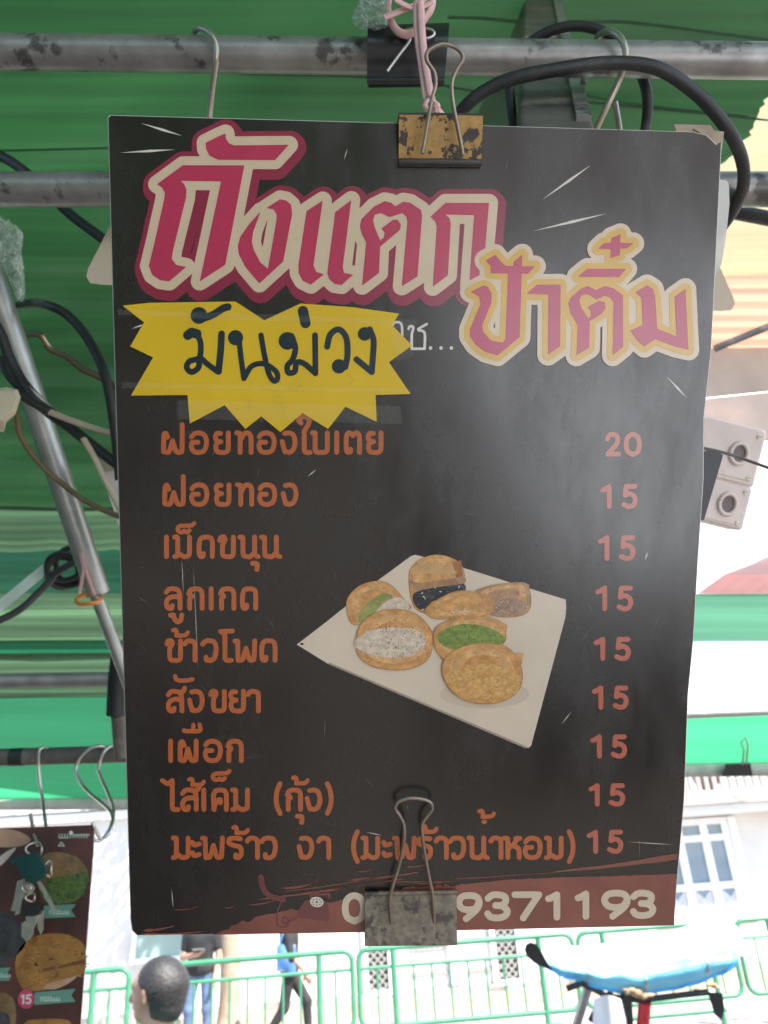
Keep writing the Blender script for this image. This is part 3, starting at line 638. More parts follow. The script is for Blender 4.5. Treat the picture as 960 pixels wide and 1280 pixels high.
bt.grid(backfn, 24, 30, T_green); bt.build('added_back_shade', aw)  # unseen sheet above and behind the viewer, added to cut light on the board
sd = MB(); sd.grid(lambda u, v: Mb_ @ Vector((-1.25 - .9 * u, 1.6 - 5.4 * u, 3.0 - 1.5 * v)), 20, 12, T_green); sd.build('added_side_shade', aw)  # unseen side sheet, added to close off light from the left
bk = MB(); bk.grid(lambda u, v: Mb_ @ Vector((-2.2 + 2.75 * u, -3.75 + .1 * math.sin(14 * u), 2.9 - 2.7 * v)), 30, 12, T_green); bk.build('added_rear_shade', aw)  # unseen sheet behind the viewer, added to darken the board
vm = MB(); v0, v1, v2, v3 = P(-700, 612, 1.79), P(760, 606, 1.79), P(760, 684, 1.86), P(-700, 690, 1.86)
vm.grid(lambda u, v: Ma0 @ ((v0 * (1 - u) + v1 * u) * (1 - v) + (v3 * (1 - u) + v2 * u) * v + UP * (-.006 * v * v * abs(math.sin(u * 55 + .6 * math.sin(u * 21)))) + fwd * (.008 * math.sin(u * 47) * v)), 240, 10, T_pale); vm.build('valance', aw)  # paler strip: sheen on the tarpaulin's lower edge is put into its colour
sm = MB(); Ma = aw.matrix_world.inverted()
for pts in ([(560, 22, 1.05), (760, 26, 1.05), (960, 50, 1.05)], [(300, 92, 1.10), (480, 98, 1.10), (640, 118, 1.12), (960, 150, 1.13)], [(560, 80, 1.09), (760, 125, 1.12), (935, 146, 1.13)], [(140, 185, 1.15), (-60, 190, 1.15)]):
    q = pxpath(pts, k=6); sm.tube([Ma @ (x + Vector((0, 0, -.0))) for x in q], .0016, T_green, 5)
sm.build('seam', aw)
# second green awning behind, layered strips
a2 = empty('layered_green_awning', P(100, 850, 2.6), 'layered green and pale awning with dark gutter beyond the hanging card', 'awning')
patch('shadowed_panel', [(-500, 640, 2.1), (700, 640, 2.1), (700, 742, 2.3), (-500, 742, 2.3)], tarp('shaded_green_tarpaulin', (.02, .10, .06), .25, (.02, .12, .06), 5, .3, .3), a2)  # dark colour stands in for the shade under the far canopy
patch('faded_panel', [(-500, 738, 2.3), (700, 738, 2.3), (700, 802, 2.5), (-500, 808, 2.5)], T_pale, a2, 24, 12, .01, 2)
patch('green_band', [(-500, 804, 2.48), (700, 796, 2.48), (700, 815, 2.52), (-500, 824, 2.52)], T_bright, a2)
patch('pale_band', [(-500, 820, 2.5), (700, 812, 2.5), (700, 836, 2.56), (-500, 848, 2.56)], T_pale, a2)
Mi2 = a2.matrix_world.inverted()
gm = MB(); gm.tube([Mi2 @ P(-500, 858, 2.5), Mi2 @ P(200, 848, 2.5), Mi2 @ P(700, 842, 2.5)], .024, M_gutter, 10); gm.build('gutter', a2)
patch('pale_hem', [(-500, 862, 2.58), (700, 852, 2.58), (700, 866, 2.6), (-500, 878, 2.6)], T_pale, a2)
fsm = MB()
def fsf(u, v):
    x = -500 + 1200 * u; yt = 872 - 10 * u; yb = 920 + (x + 500) / 626 * 81 if x < 126 else 1001 - (x - 126) / 574; db = 2.95 if x > 126 else 2.80 + .15 * (x + 500) / 626
    return Mi2 @ (P(x, yt, 2.6) * (1 - v) + P(x, yb, db) * v + fwd * (.006 * mnoise.noise(Vector((u * 6, v * 5, 1)))))
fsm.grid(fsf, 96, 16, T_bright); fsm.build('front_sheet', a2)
patch('sun_patch_sheet', [(-500, 918, 2.80), (125, 999, 2.95), (126, 1002, 2.95), (-500, 1005, 2.95)], T_aqua, a2, 24, 8)  # brighter sheet: the patch of direct sun is put into its colour
gm = MB(); gm.tube([Mi2 @ P(-500, 1009, 2.93), Mi2 @ P(170, 1004, 2.93), Mi2 @ P(700, 998, 2.93)], .022, M_hem, 8); gm.build('hem', a2)
# right side: cream and orange sheet, beam, and white-red-green awning
a3 = empty('cream_orange_awning', P(960, 330, 2.0), 'cream and orange pleated sheet glowing in the sun at the right edge', 'awning')
patch('cream_sheet', [(560, -200, 1.75), (2600, -240, 1.75), (2600, 330, 2.1), (560, 345, 2.1)], T_cream, a3, 30, 20, .004, 6)
patch('orange_sheet', [(560, 343, 2.1), (2600, 328, 2.1), (2600, 436, 2.3), (560, 436, 2.3)], T_orange, a3, 24, 60, .0035, 6)
M3 = a3.matrix_world.inverted()
bm_ = MB(); c0, c1 = P(560, 468, 2.32), P(2600, 462, 2.32); dirx = (c1 - c0).normalized(); nn = dirx.cross(UP).normalized(); Mb = Matrix((dirx, nn, dirx.cross(nn) * -1)).transposed().to_4x4(); Mb.translation = (c0 + c1) / 2
bm_.box((0, 0, 0), ((c1 - c0).length, .05, .16), M_beige, M3 @ Mb, bev=.008); bm_.build('cross_beam', a3)
st = MB(); st.tube([M3 @ P(893, 436, 2.05), M3 @ P(1000, 392, 2.0)], .010, M_gutter, 8); st.build('strut', a3)
a4 = empty('striped_awning', P(930, 800, 3.0), 'white red and green striped awning at the right edge above the balcony', 'awning')
patch('white_panel', [(560, 500, 2.6), (2200, 496, 2.6), (2200, 744, 3.0), (560, 744, 3.0)], T_white, a4, 24, 20, .01, 1)
patch('red_panel', [(872, 742, 2.97), (975, 668, 2.9), (1500, 640, 2.9), (1500, 742, 2.97)], T_red, a4)
patch('green_panel', [(560, 744, 3.0), (2200, 736, 3.0), (2200, 795, 3.1), (560, 804, 3.1)], T_mint, a4)
patch('pale_panel', [(560, 803, 3.1), (2200, 795, 3.1), (2200, 884, 3.25), (560, 884, 3.25)], T_white, a4)
patch('lower_sheet', [(560, 886, 3.25), (2200, 884, 3.25), (2200, 942, 3.4), (560, 960, 3.4)], T_aqua, a4)
M4 = a4.matrix_world.inverted()
hm = MB(); hm.tube([M4 @ P(560, 966, 3.38), M4 @ P(880, 962, 3.38), M4 @ P(2200, 946, 3.38)], .03, M_hem, 8); hm.build('hem', a4)

# added unseen table behind the viewer; its sunlit cloth brightens the board's gloss
M_cloth = mat('white_bounce_cloth', (.76, .79, .84), .8, var=.04, scale=6, bump=.3, bscale=20)
tbl = empty('bounce_table', Vector((1.95, -2.35, 0)), 'added unseen table under a white cloth that brightens the menu board sheen', 'table')
def tcl(u, v):
    x = -1.5 + 3.0 * u; y = -1.5 + 3.0 * v; ex = max(0, abs(x) - 1.3); ey = max(0, abs(y) - 1.3); d_ = max(ex, ey); return Vector((x - math.copysign(ex, x) * .93, y - math.copysign(ey, y) * .93, .78 - d_ * 2.2 + .004 * math.sin(11 * x) * math.sin(7 * y)))
tm = MB(); tm.grid(tcl, 40, 44, M_cloth); tm.build('bounce_cloth', tbl)
for sx_ in (-1.1, 1.1):
    for sy_ in (-1.1, 1.1): lg = MB(); lg.tube([(sx_, sy_, 0), (sx_, sy_, .75)], .02, M_gutter, 10); lg.build('leg', tbl)

# ------------------------------------------------------------------ pipes
M_pipe = mat('galvanised_pipe', (.30, .285, .27), .42, metal=.55, var=.22, scale=45, col2=(.10, .09, .085), thr=.55, soft=.05, bump=.15, bscale=120)
M_pipe2 = mat('clean_galvanised_pipe', (.42, .41, .39), .38, metal=.65, var=.2, scale=25, bump=.1, bscale=150)
M_rust = mat('rusty_dark_steel', (.13, .115, .10), .6, metal=.3, var=.3, scale=30, col2=(.24, .20, .17), thr=.55, bump=.3, bscale=150)
M_ptape = mat('black_tape', (.02, .02, .02), .45, var=.2)
def pipe(name, p0, p1, r, m, label, seg=20, inner=True):
    a, b = P(*p0), P(*p1); d = (b - a).normalized(); L = (b - a).length; M = d.to_track_quat('Z', 'Y').to_matrix().to_4x4(); M.translation = a
    mb = MB(); mb.tube([(0, 0, L * k / 12) for k in range(13)], r, m, seg, cap=False)
    mb.tube([(0, 0, L * k / 2) for k in range(3)], r * .86, M_rust, seg, cap=False)
    for z, sg in ((0, 1), (L, -1)):
        vs = [(math.cos(2 * math.pi * k / seg) * q, math.sin(2 * math.pi * k / seg) * q, z) for q in (r, r * .86) for k in range(seg)]; mb.add(vs, [(k, (k + 1) % seg, seg + (k + 1) % seg, seg + k) for k in range(seg)], m)
    o = mb.build(name, None, M); tag(o, label, 'pipe'); return o
pipe('steel_pipe', (-260, 62, .56), (1300, 80, .56), .0122, M_pipe, 'upper grey galvanised pipe with flaking black paint, crossing above the menu board')
pipe('steel_pipe', (-300, 237, .60), (1350, 237, .60), .0131, M_pipe, 'grey horizontal pipe passing behind the top of the menu board')
pipe('steel_pipe', (-30, 285, .86), (123, 742, .92), .0138, M_pipe2, 'slanting bare steel pipe at the left with black cables around it')
pipe('steel_pipe', (117, 735, .93), (163, 860, .95), .0078, M_pipe2, 'thin inner tube sliding out of the slanting left pipe')
pp = pipe('steel_pipe', (-200, 952, 1.12), (168, 942, 1.12), .0122, M_rust, 'dark rusty pipe carrying the S hooks at lower left')
tpm = MB(); a_, b_ = P(14, 946.5, 1.12), P(31, 946, 1.12); tpm.tube([a_, b_], .0128, M_ptape, 16); tag(tpm.build('black_tape'), 'black tape wound on the rusty lower left pipe', 'tape')
pipe('steel_pipe', (700, 899, 2.35), (1250, 878, 2.35), .0125, M_pipe2, 'thin bright pipe under the striped awning at the right')
vt = MB(); vt.tube([P(152, 806, 1.0), P(148, 850, 1.0), P(146, 893, 1.0)], [.012, .0135, .0135], M_ptape, 12); vt.tube([P(147, 893, 1.0), P(151, 945, 1.02)], .0085, M_rust, 10); tag(vt.build('vertical_strut'), 'dark vertical strut with black sleeve above the lower left pipe', 'strut')
# slanting box-section strut behind the upper pipe
c0, c1 = P(671, -60, 1.9), P(697, 225, .45); d = (c1 - c0).normalized(); sx = (RX - d * RX.dot(d)).normalized(); M = Matrix((sx, d.cross(sx), d)).transposed().to_4x4(); M.translation = (c0 + c1) / 2
sb = MB(); sb.box((0, 0, 0), (.050, .022, (c1 - c0).length), M_rust, bev=.004); sb.box((.018, .0125, 0), (.010, .003, (c1 - c0).length * .9), M_pipe); tag(sb.build('box_strut', None, M), 'dark slanting box section strut behind the upper pipe', 'strut')

# ------------------------------------------------------------------ wires, hooks and cables
M_hook = mat('dull_hook_wire', (.42, .38, .30), .4, metal=.8, var=.2, scale=60)
M_hook2 = mat('bright_hook_wire', (.58, .57, .55), .3, metal=.9, var=.15, scale=60)
M_cable = mat('black_cable', (.020, .019, .020), .5, var=.3, scale=60, col2=(.06, .055, .05), thr=.56, soft=.2, bump=.15, bscale=180)
M_brown = mat('brown_flex', (.16, .11, .055), .55, var=.2, scale=40)
M_beigew = mat('beige_flex', (.46, .37, .26), .5, var=.12, scale=40)
def wire(name, pts, d, r, m, label, cat, seg=10, flat=1., twist=0., grp=None, k=8):
    q = pxpath(pts, d, k); c = q[0].copy(); o = MB().tube([x - c for x in q], r, m, seg, flat=flat, twist=twist).build(name, None, Matrix.Translation(c)); return tag(o, label, cat, grp)
wire('s_hook', [(247, 46, .572), (243, 40, .56), (250, 35, .545), (262, 41, .538), (270, 56, .538), (270, 76, .54), (266, 105, .55), (262, 145, .56), (260, 175, .565), (266, 190, .56)], None, .0021, M_hook, 'bent wire hook over the upper pipe, left one above the title', 'hook')
wire('s_hook', [(744, 52, .575), (750, 43, .56), (763, 39, .545), (776, 48, .538), (782, 64, .537), (779, 84, .54), (773, 102, .545), (759, 132, .55), (745, 162, .56), (735, 185, .565)], None, .0023, M_hook, 'bent wire hook over the upper pipe, right one among black cables', 'hook')
wire('rod_end', [(769, 128, .6), (775, 165, .6), (778, 190, .6)], None, .0022, M_hook, 'short wire end between the right wire hook and the black cable', 'wire')
wire('rod_end', [(733, 84, .585), (729, 104, .585)], None, .0024, M_rust, 'stubby wire end under the upper pipe beside the box strut', 'wire')
wire('s_hook', [(63, 946, 1.128), (60, 937, 1.12), (53, 935, 1.108), (48.5, 941, 1.104), (48.5, 966, 1.104), (54, 1006, 1.08), (58, 1042, 1.0), (57, 1062, .955), (50, 1066, .945), (46, 1058, .945)], None, .0024, M_hook2, 'long straight steel hook holding the hanging card with the keys', 'hook')
wire('s_hook', [(38, 1017, .965), (41, 1034, .955), (45, 1050, .945), (50, 1056, .94)], None, .0022, M_hook, 'short wire peg poking through the top of the hanging card', 'hook')
wire('s_hook', [(136, 945, 1.13), (131, 934, 1.112), (116, 934, 1.104), (101, 946, 1.102), (95, 963, 1.10), (106, 985, 1.08), (133, 1009, 1.02), (141, 1022, .98), (137, 1040, .96), (126, 1048, .955), (118, 1034, .95), (116, 1028, .95)], None, .0023, M_hook2, 'wide curved S hook on the lower left pipe, left of a pair', 'hook')
wire('s_hook', [(145, 945, 1.13), (140, 933, 1.112), (130, 940, 1.103), (124, 954, 1.102), (124, 966, 1.10), (137, 996, 1.05), (142, 1014, 1.01), (137, 1037, .985), (124, 1051, .975), (114, 1046, .97)], None, .0023, M_hook2, 'curved S hook nearest the menu board on the lower left pipe', 'hook')
wire('black_cable', [(560, 190, .57), (578, 138, .545), (625, 104, .535), (690, 88, .53), (760, 79, .53), (820, 85, .53), (868, 115, .535), (905, 155, .54), (926, 195, .555), (929, 232, .575), (915, 265, .60), (890, 300, .62)], None, .0046, M_cable, 'thickest black cable arching over the right half of the menu board', 'cable')
wire('black_cable', [(648, 190, .63), (640, 140, .62), (638, 95, .62), (655, 60, .60), (690, 38, .59), (730, 33, .585), (768, 48, .58), (795, 80, .58), (809, 120, .58), (806, 165, .59), (795, 210, .60)], None, .0039, M_cable, 'thinner black cable loop behind the box strut and upper pipe', 'cable')
wire('black_cable', [(860, 252, .68), (905, 262, .68), (960, 273, .68), (1100, 300, .68)], None, .0066, M_cable, 'black cable stretching off to the right below the horizontal pipe', 'cable')
wire('black_cable', [(-40, 182, .72), (0, 195, .71), (28, 212, .70), (60, 240, .69), (88, 268, .69), (128, 298, .68), (170, 330, .67)], None, .0047, M_cable, 'black cable dipping behind the horizontal pipe at upper left', 'cable')
wire('black_cable', [(-20, 420, .97), (8, 390, .95), (30, 380, .93), (58, 381, .78), (88, 397, .76), (115, 432, .75), (133, 475, .74), (144, 540, .74), (150, 600, .74)], None, .0047, M_cable, 'black cable looping over from the slanting pipe to the menu board', 'cable')
wire('black_cable', [(-12, 395, .80), (2, 420, .80), (12, 448, .80), (30, 480, .80), (58, 510, .79), (92, 538, .78), (122, 562, .76), (160, 590, .74)], None, .0055, M_cable, 'thick black cable crossing in front of the slanting pipe, upper of two', 'cable')
wire('black_cable', [(-20, 440, .84), (-2, 446, .83), (10, 470, .82), (34, 495, .82), (60, 518, .81), (100, 546, .80), (136, 572, .78)], None, .0036, M_cable, 'thinner black cable running just below the thick crossing cable', 'cable')
pl = MB(); pl.tube(pxpath([(26, 494, .765), (40, 503, .765), (62, 515, .765)], None, 6), .0042, M_cable, 10); pl2 = pxpath([(60, 514, .765), (90, 526, .76), (120, 536, .755), (160, 548, .75)], None, 6); pl.tube(pl2, .0034, M_beigew, 10, flat=.55)
o = pl.build('beige_flex'); tag(o, 'beige flat flex with black taped end leaving the plug', 'cable')
wire('brown_flex', [(36, 418, .84), (50, 419, .80), (62, 436, .79), (84, 446, .78), (102, 461, .77), (122, 470, .76), (145, 484, .75), (165, 495, .74)], None, .0036, M_brown, 'twisted brown flex sagging left of the yellow sticker', 'cable', 8, .55, 260)
wire('brown_flex', [(20, 515, .77), (26, 545, .77), (50, 580, .77), (82, 608, .77), (110, 628, .76), (150, 646, .75), (170, 650, .74)], None, .0029, M_brown, 'thin brown wire drooping from the plug in front of the slanting pipe', 'cable')
wire('brown_flex', [(104, 548, .74), (118, 572, .735), (132, 602, .73), (150, 636, .725), (160, 660, .72)], None, .0030, M_beigew, 'tan flat flex in front of the white case at left', 'cable', 8, .6)
wire('thin_wire', [(878, 560, .50), (905, 566, .52), (930, 574, .54), (975, 590, .56)], None, .0011, M_cable, 'very thin dark wire beside the pale socket boxes', 'wire')
# coil
cb = MB()
for k, (cx, cy, a, b) in enumerate(((80, 708, 22, 17), (84, 713, 26, 20), (78, 716, 20, 19), (88, 707, 18, 22))):
    cb.tube([P(cx + a * math.cos(t), cy + b * math.sin(t), 1.15 + .012 * k + .01 * math.sin(t)) for t in np.linspace(0, 2 * math.pi, 26, endpoint=False)], .0042, M_cable, 8, closed=True)
cb.tube(pxpath([(98, 700, 1.13), (70, 716, 1.13), (64, 724, 1.13), (48, 741, 1.12), (22, 764, 1.1), (-20, 784, 1.08)], None, 6), .0052, M_cable, 8)
tag(cb.build('cable_coil'), 'coil of black cable tied up below the green valance', 'cable coil')
sp = MB(); sp.grid(lambda u, v: P(62 - 75 * u + 6 * v, 698 + 62 * u + 12 * v, 1.17 - .03 * u + .004 * math.sin(9 * u)), 16, 4, clear('milky_strap', .35, (.8, .82, .8))); tag(sp.build('plastic_strap'), 'milky flat plastic strap beside the cable coil', 'strap')
M_pink = mat('pink_plastic_twine', (.72, .42, .40), .45, var=.15, scale=60)
tw = MB(); tw.tube(pxpath([(100, 690, .9), (104, 712, .9), (99, 742, .9)], None, 6), .0022, M_pink, 8, flat=.5); tw.tube(pxpath([(102, 690, .9), (108, 716, .9), (118, 744, .9)], None, 6), .0022, M_pink, 8, flat=.5); tag(tw.build('pink_string'), 'pink string hanging from the slanting pipe to the orange band', 'string')
M_band = mat('orange_rubber', (.75, .27, .05), .4, var=.1)
rb = MB(); rb.tube([P(111 + 16 * math.cos(t), 749 + (6.5 + 1.2 * math.sin(3 * t)) * math.sin(t) - 2 * math.cos(t), .9 - .018 * math.sin(t)) for t in np.linspace(0, 2 * math.pi, 40, endpoint=False)], .0027, M_band, 8, closed=True, flat=.7); tag(rb.build('rubber_band'), 'orange rubber band round the lower end of the slanting pipe', 'rubber band')
# plug
M_plug = mat('cream_plug', (.62, .53, .38), .45, var=.1, scale=30)
pg = MB(); body = [(-18, 487), (8, 484), (22, 487), (26, 497), (20, 516), (8, 526), (6, 537), (-6, 536), (-18, 528)]
a = [P(x, y, .73) for x, y in body]; b = [P(x - 1, y + 3, .765) for x, y in body]; cc = [P((x - 4) * .8 + 3, (y - 505) * .72 + 503, .722) for x, y in body]; n = len(body)
pg.add(cc, [tuple(reversed(range(n)))], M_plug); pg.add(cc + a, [(i, (i + 1) % n, n + (i + 1) % n, n + i) for i in range(n)], M_plug); pg.add(a + b, [(i, (i + 1) % n, n + (i + 1) % n, n + i) for i in range(n)], M_plug); pg.add(b, [tuple(range(n))], M_plug)
pgo = pg.build('wall_plug'); tag(pgo, 'cream plastic plug at the left edge joined to brown wires', 'plug')
# crumpled plastic
def crumple(name, outline, d, m, label, amp=.012, seed=1):
    rg = random.Random(seed); cx = sum(p[0] for p in outline) / len(outline); cy = sum(p[1] for p in outline) / len(outline); outline = smooth(outline, 4, True); n = len(outline); mb = MB(); rings = 16
    for side in (-1, 1):
        vs = []
        for k in range(rings + 1):
            t = k / rings
            for (x, y) in outline:
                q_ = Vector((cx + (x - cx) * t, cy + (y - cy) * t, 40 * side)) * .13; w1 = abs(mnoise.noise(q_)) + .5 * abs(mnoise.noise(q_ * 2.3)); w2 = mnoise.noise(q_ * 1.7 + Vector((9, 3, seed))); dd = d + side * .012 * math.sqrt(max(0, 1 - t * t)) + (w1 - .3) * amp * 2.2; vs.append(P(cx + (x - cx) * t * (1 + .12 * w2) , cy + (y - cy) * t * (1 + .1 * w2), dd))
        mb.add(vs, [(k * n + i, k * n + (i + 1) % n, (k + 1) * n + (i + 1) % n, (k + 1) * n + i) for k in range(rings) for i in range(n)], m, None, False)
    return tag(mb.build(name), label, 'plastic bag')
M_film = clear('crinkled_film', .62, (.80, .82, .78), .12, 1.0)
crumple('plastic_scrap', [(462, -20), (478, -14), (486, 4), (491, 18), (489, 30), (476, 37), (458, 38), (446, 33), (440, 24), (445, 12), (452, -6)], .53, M_film, 'crumpled clear plastic scrap beside the pink twine knot')
crumple('plastic_scrap', [(-14, 268), (4, 272), (14, 280), (28, 290), (27, 318), (30, 340), (31, 372), (22, 374), (12, 352), (2, 330), (-14, 320)], .84, M_film, 'crumpled clear plastic stuck behind the top of the slanting pipe', seed=4)

# ------------------------------------------------------------------ things behind the board
M_tray = mat('beige_plastic', (.60, .48, .36), .5, var=.1, scale=12, col2=(.36, .22, .16), thr=.68)
def slab(name, poly, d0, d1, m, label, cat, inset=.0, m2=None):
    n = len(poly); mb = MB(); cx = sum(p[0] for p in poly) / n; cy = sum(p[1] for p in poly) / n; a = [P(x, y, d0) for x, y in poly]; b = [P(cx + (x - cx) * d0 / d1, cy + (y - cy) * d0 / d1, d1) for x, y in poly]
    mb.add(a, [tuple(reversed(range(n)))], m); mb.add(b, [tuple(range(n))], m2 or m); mb.add(a + b, [(i, (i + 1) % n, n + (i + 1) % n, n + i) for i in range(n)], m)
    o = mb.build(name); return tag(o, label, cat)
slab('plastic_tray', [(150, 258), (137, 283), (110, 336), (108, 346), (113, 354), (130, 356), (500, 374), (900, 389), (914, 388), (919, 380), (917, 372), (896, 325), (880, 300)], .625, .645, M_tray, 'beige plastic tray whose corners stick out on both sides of the menu board', 'tray')
M_trans = clear('frosted_acrylic', .3, (.75, .70, .66), .4)
slab('acrylic_strip', [(870, 224), (907, 225), (911, 229), (912, 255), (908, 292), (902, 330), (890, 352), (868, 350)], .50, .506, M_trans, 'frosted clear strip peeping out at the upper right edge of the menu board', 'strip')
M_wcase = mat('white_metal_case', (.74, .72, .68), .45, var=.05, scale=10)
M_wtop = mat('dusty_case_edge', (.50, .45, .34), .7, var=.2, scale=30)
wc = MB()
f = [(119, 568), (170, 562), (170, 690), (152, 668)]; g = [(119, 568), (170, 562), (170, 585), (127, 590)]
wc.add([P(x, y, .80) for x, y in f] + [P(x + 5, y + 2, .90) for x, y in f], [(3, 2, 1, 0), (4, 5, 6, 7), (0, 1, 5, 4), (1, 2, 6, 5), (2, 3, 7, 6), (3, 0, 4, 7)], M_wcase)
wc.add([P(x, y, .797) for x, y in g], [(3, 2, 1, 0)], M_wtop); tag(wc.build('white_case'), 'white metal case with dusty top edge behind the left side of the menu board', 'case')
M_psock = mat('pale_pink_plastic', (.74, .60, .55), .45, var=.1, scale=25, col2=(.50, .38, .33), thr=.6, soft=.2)
def socket(cx, cy, w_, h_, label):
    c = P(cx, cy, .78); M = Matrix((RX, UP, -fwd)).transposed().to_4x4(); M = Matrix.Translation(c) @ M @ Matrix.Rotation(R(-14), 4, 'Z'); k = .78 / FPX
    o = empty('socket_box', M, label, 'socket', 'pale socket boxes'); b = MB(); b.rbox((0, 0, -.012), (w_ * k, h_ * k, .026), M_psock, None, .004); b.build('case', o)
    r = MB(); r.tube([(.014 + .0085 * math.cos(t), .000 + .0105 * math.sin(t), .0022) for t in np.linspace(0, 2 * math.pi, 28, endpoint=False)], .0022, M_psock, 8, closed=True); r.build('ring', o)
    h = MB(); h.add([(.014 + .0072 * math.cos(t), .0092 * math.sin(t), .0014) for t in np.linspace(0, 2 * math.pi, 24, endpoint=False)], [tuple(range(24))], mat('socket_hole', (.20, .15, .15), .6)); h.build('hole', o)
    hx, hy = w_ * k / 2, h_ * k / 2
    for sx2, sy2 in ((-.8, .72), (.8, -.72), (.8, .72)):
        q = MB(); q.tube([(sx2 * hx, sy2 * hy, .0008), (sx2 * hx, sy2 * hy, .0022)], .0022, M_hook, 12); q.box((sx2 * hx, sy2 * hy, .0023), (.0034, .0006, .0004), M_dark); q.build('screw', o)
    q = MB(); q.box((0, -hy * .82, .0012), (hx * 1.7, .0008, .0006), M_wtop); q.build('seam', o)
socket(906, 563, 92, 74, 'pale pink socket box with round hole, upper of the two right of the board')
socket(892, 626, 88, 56, 'pale pink socket box with round hole, lower of the two right of the board')
sbb = MB(); c0, c1 = P(850, 536, .83), P(1200, 500, .83); bx = (c1 - c0).normalized(); by = UP - bx * UP.dot(bx); by.normalize(); M = Matrix((bx, by, bx.cross(by))).transposed().to_4x4(); M.translation = (c0 + c1) / 2
sbb.box((0, .004, 0), ((c1 - c0).length, .052, .012), M_psock, M, bev=.002); tag(sbb.build('mounting_board'), 'peach wooden batten above the socket boxes', 'board')
slab('dark_flap', [(830, 566), (862, 566), (894, 562), (904, 569), (880, 650), (830, 655)], .47, .474, mat('dark_card', (.035, .035, .04), .4, var=.2), 'small dark card sticking out behind the right edge of the menu board', 'card')

# ------------------------------------------------------------------ the menu board
pts = np.array([(134, 143), (903, 165), (840, 1157), (163, 1170)], float)
def homog(src, dst):
    A = []
    for (x, y), (u, v) in zip(src, dst): A += [[x, y, 1, 0, 0, 0, -u * x, -u * y, -u], [0, 0, 0, x, y, 1, -v * x, -v * y, -v]]
    return np.linalg.svd(np.array(A))[2][-1].reshape(3, 3)
Hm = homog([(0, 0), (1, 0), (1, 1), (0, 1)], (pts - [480, 640]) / FPX)
if Hm[2, 2] < 0: Hm = -Hm
BW = .297; sc_ = BW / np.linalg.norm(Hm[:, 0]); BH = np.linalg.norm(Hm[:, 1]) * sc_
va, vb, vt_ = Hm[:, 0] / np.linalg.norm(Hm[:, 0]), Hm[:, 1] / np.linalg.norm(Hm[:, 1]), Hm[:, 2] * sc_
def c2w(v): return RX * v[0] - UP * v[1] + fwd * v[2]
bxw = c2w(va).normalized(); byw = -c2w(vb); byw = (byw - bxw * byw.dot(bxw)).normalized(); bzw = bxw.cross(byw)
BM = Matrix((bxw, byw, bzw)).transposed().to_4x4(); BM.translation = CAM + c2w(vt_)
Hi = np.linalg.inv(Hm)
def B(px, py, z=0.):
    q = Hi @ np.array([(px - 480) / FPX, (py - 640) / FPX, 1.]); return (q[0] / q[2] * BW, -q[1] / q[2] * BH, z)
board = empty('menu_board', BM, 'large black printed menu board with big red title, prices and food photo', 'menu board')
def ink(name, col, var=.05, scale=60., **k): 
    m = mat(name, col, .55, spec=.15, var=var, scale=scale, coat=1., crough=.24, **k); m.node_tree.nodes['Principled BSDF'].inputs['Coat IOR'].default_value = 1.68; return m
COAT = .9
K_black = ink('black_print', (.0125, .0078, .0052), .3, 14., bump=.05, bscale=45, detail=7)
K_red = ink('crimson_print', (.46, .026, .080)); K_cream = ink('cream_print', (.62, .47, .31)); K_maroon = ink('maroon_print', (.26, .014, .045), .12, 20)
K_yel = ink('ochre_print', (.62, .34, .028)); K_purp = ink('magenta_print', (.45, .022, .085)); K_orange = ink('orange_print', (.46, .105, .025)); K_price = ink('price_print', (.46, .11, .06))
K_brick = ink('brick_print', (.22, .062, .04), .2, 40); K_num = ink('pale_number_print', (.62, .50, .36)); K_line = ink('pale_line_print', (.66, .60, .52))
M_core = mat('foam_core', (.55, .50, .44), .8, var=.12, scale=80); M_cardb = mat('torn_cardboard', (.40, .30, .22), .9, var=.2, scale=80)
M_back = mat('board_back', (.5, .48, .45), .8)
def rel(x, y): return B(x, y)[:2]
outl = [(134, 146), (137, 143), (500, 153), (868, 164), (884, 168), (897, 180), (903, 176), (895, 330), (889, 440), (880, 520), (879, 600), (872, 700), (866, 800), (859, 870), (858, 900), (854, 1000), (840, 1157), (700, 1160.5), (500, 1165), (168, 1170), (162, 1164), (160, 1150), (151, 800), (141, 430)]
n_ = K_black.node_tree.nodes; l_ = K_black.node_tree.links; b_ = n_['Principled BSDF']; tcs = n_.new('ShaderNodeTexCoord'); mps = n_.new('ShaderNodeMapping'); mps.inputs['Scale'].default_value = (26, 9, 1); mps.inputs['Rotation'].default_value = (0, 0, .5); l_.new(tcs.outputs['Object'], mps.inputs[0])
nzs = n_.new('ShaderNodeTexNoise'); nzs.inputs['Scale'].default_value = 1.; nzs.inputs['Detail'].default_value = 7; nzs.inputs['Roughness'].default_value = .7; l_.new(mps.outputs[0], nzs.inputs['Vector'])
mrs = n_.new('ShaderNodeMapRange'); mrs.inputs[1].default_value = .35; mrs.inputs[2].default_value = .7; mrs.inputs[3].default_value = .17; mrs.inputs[4].default_value = .36; l_.new(nzs.outputs['Fac'], mrs.inputs[0]); l_.new(mrs.outputs[0], b_.inputs['Coat Roughness'])
ol = [rel(x, y) for x, y in outl][::-1]
pb = MB(); cx_, cy_ = BW / 2, -BH / 2; n = len(ol); oi = [(x + (.0006 if x < cx_ else -.0006), y + (.0005 if y < cy_ else -.0005)) for x, y in ol]
pb.add([(x, y, 0) for x, y in oi], [tuple(range(n))], K_black); pb.add([(x, y, -.0030) for x, y in ol], [tuple(reversed(range(n)))], M_back)
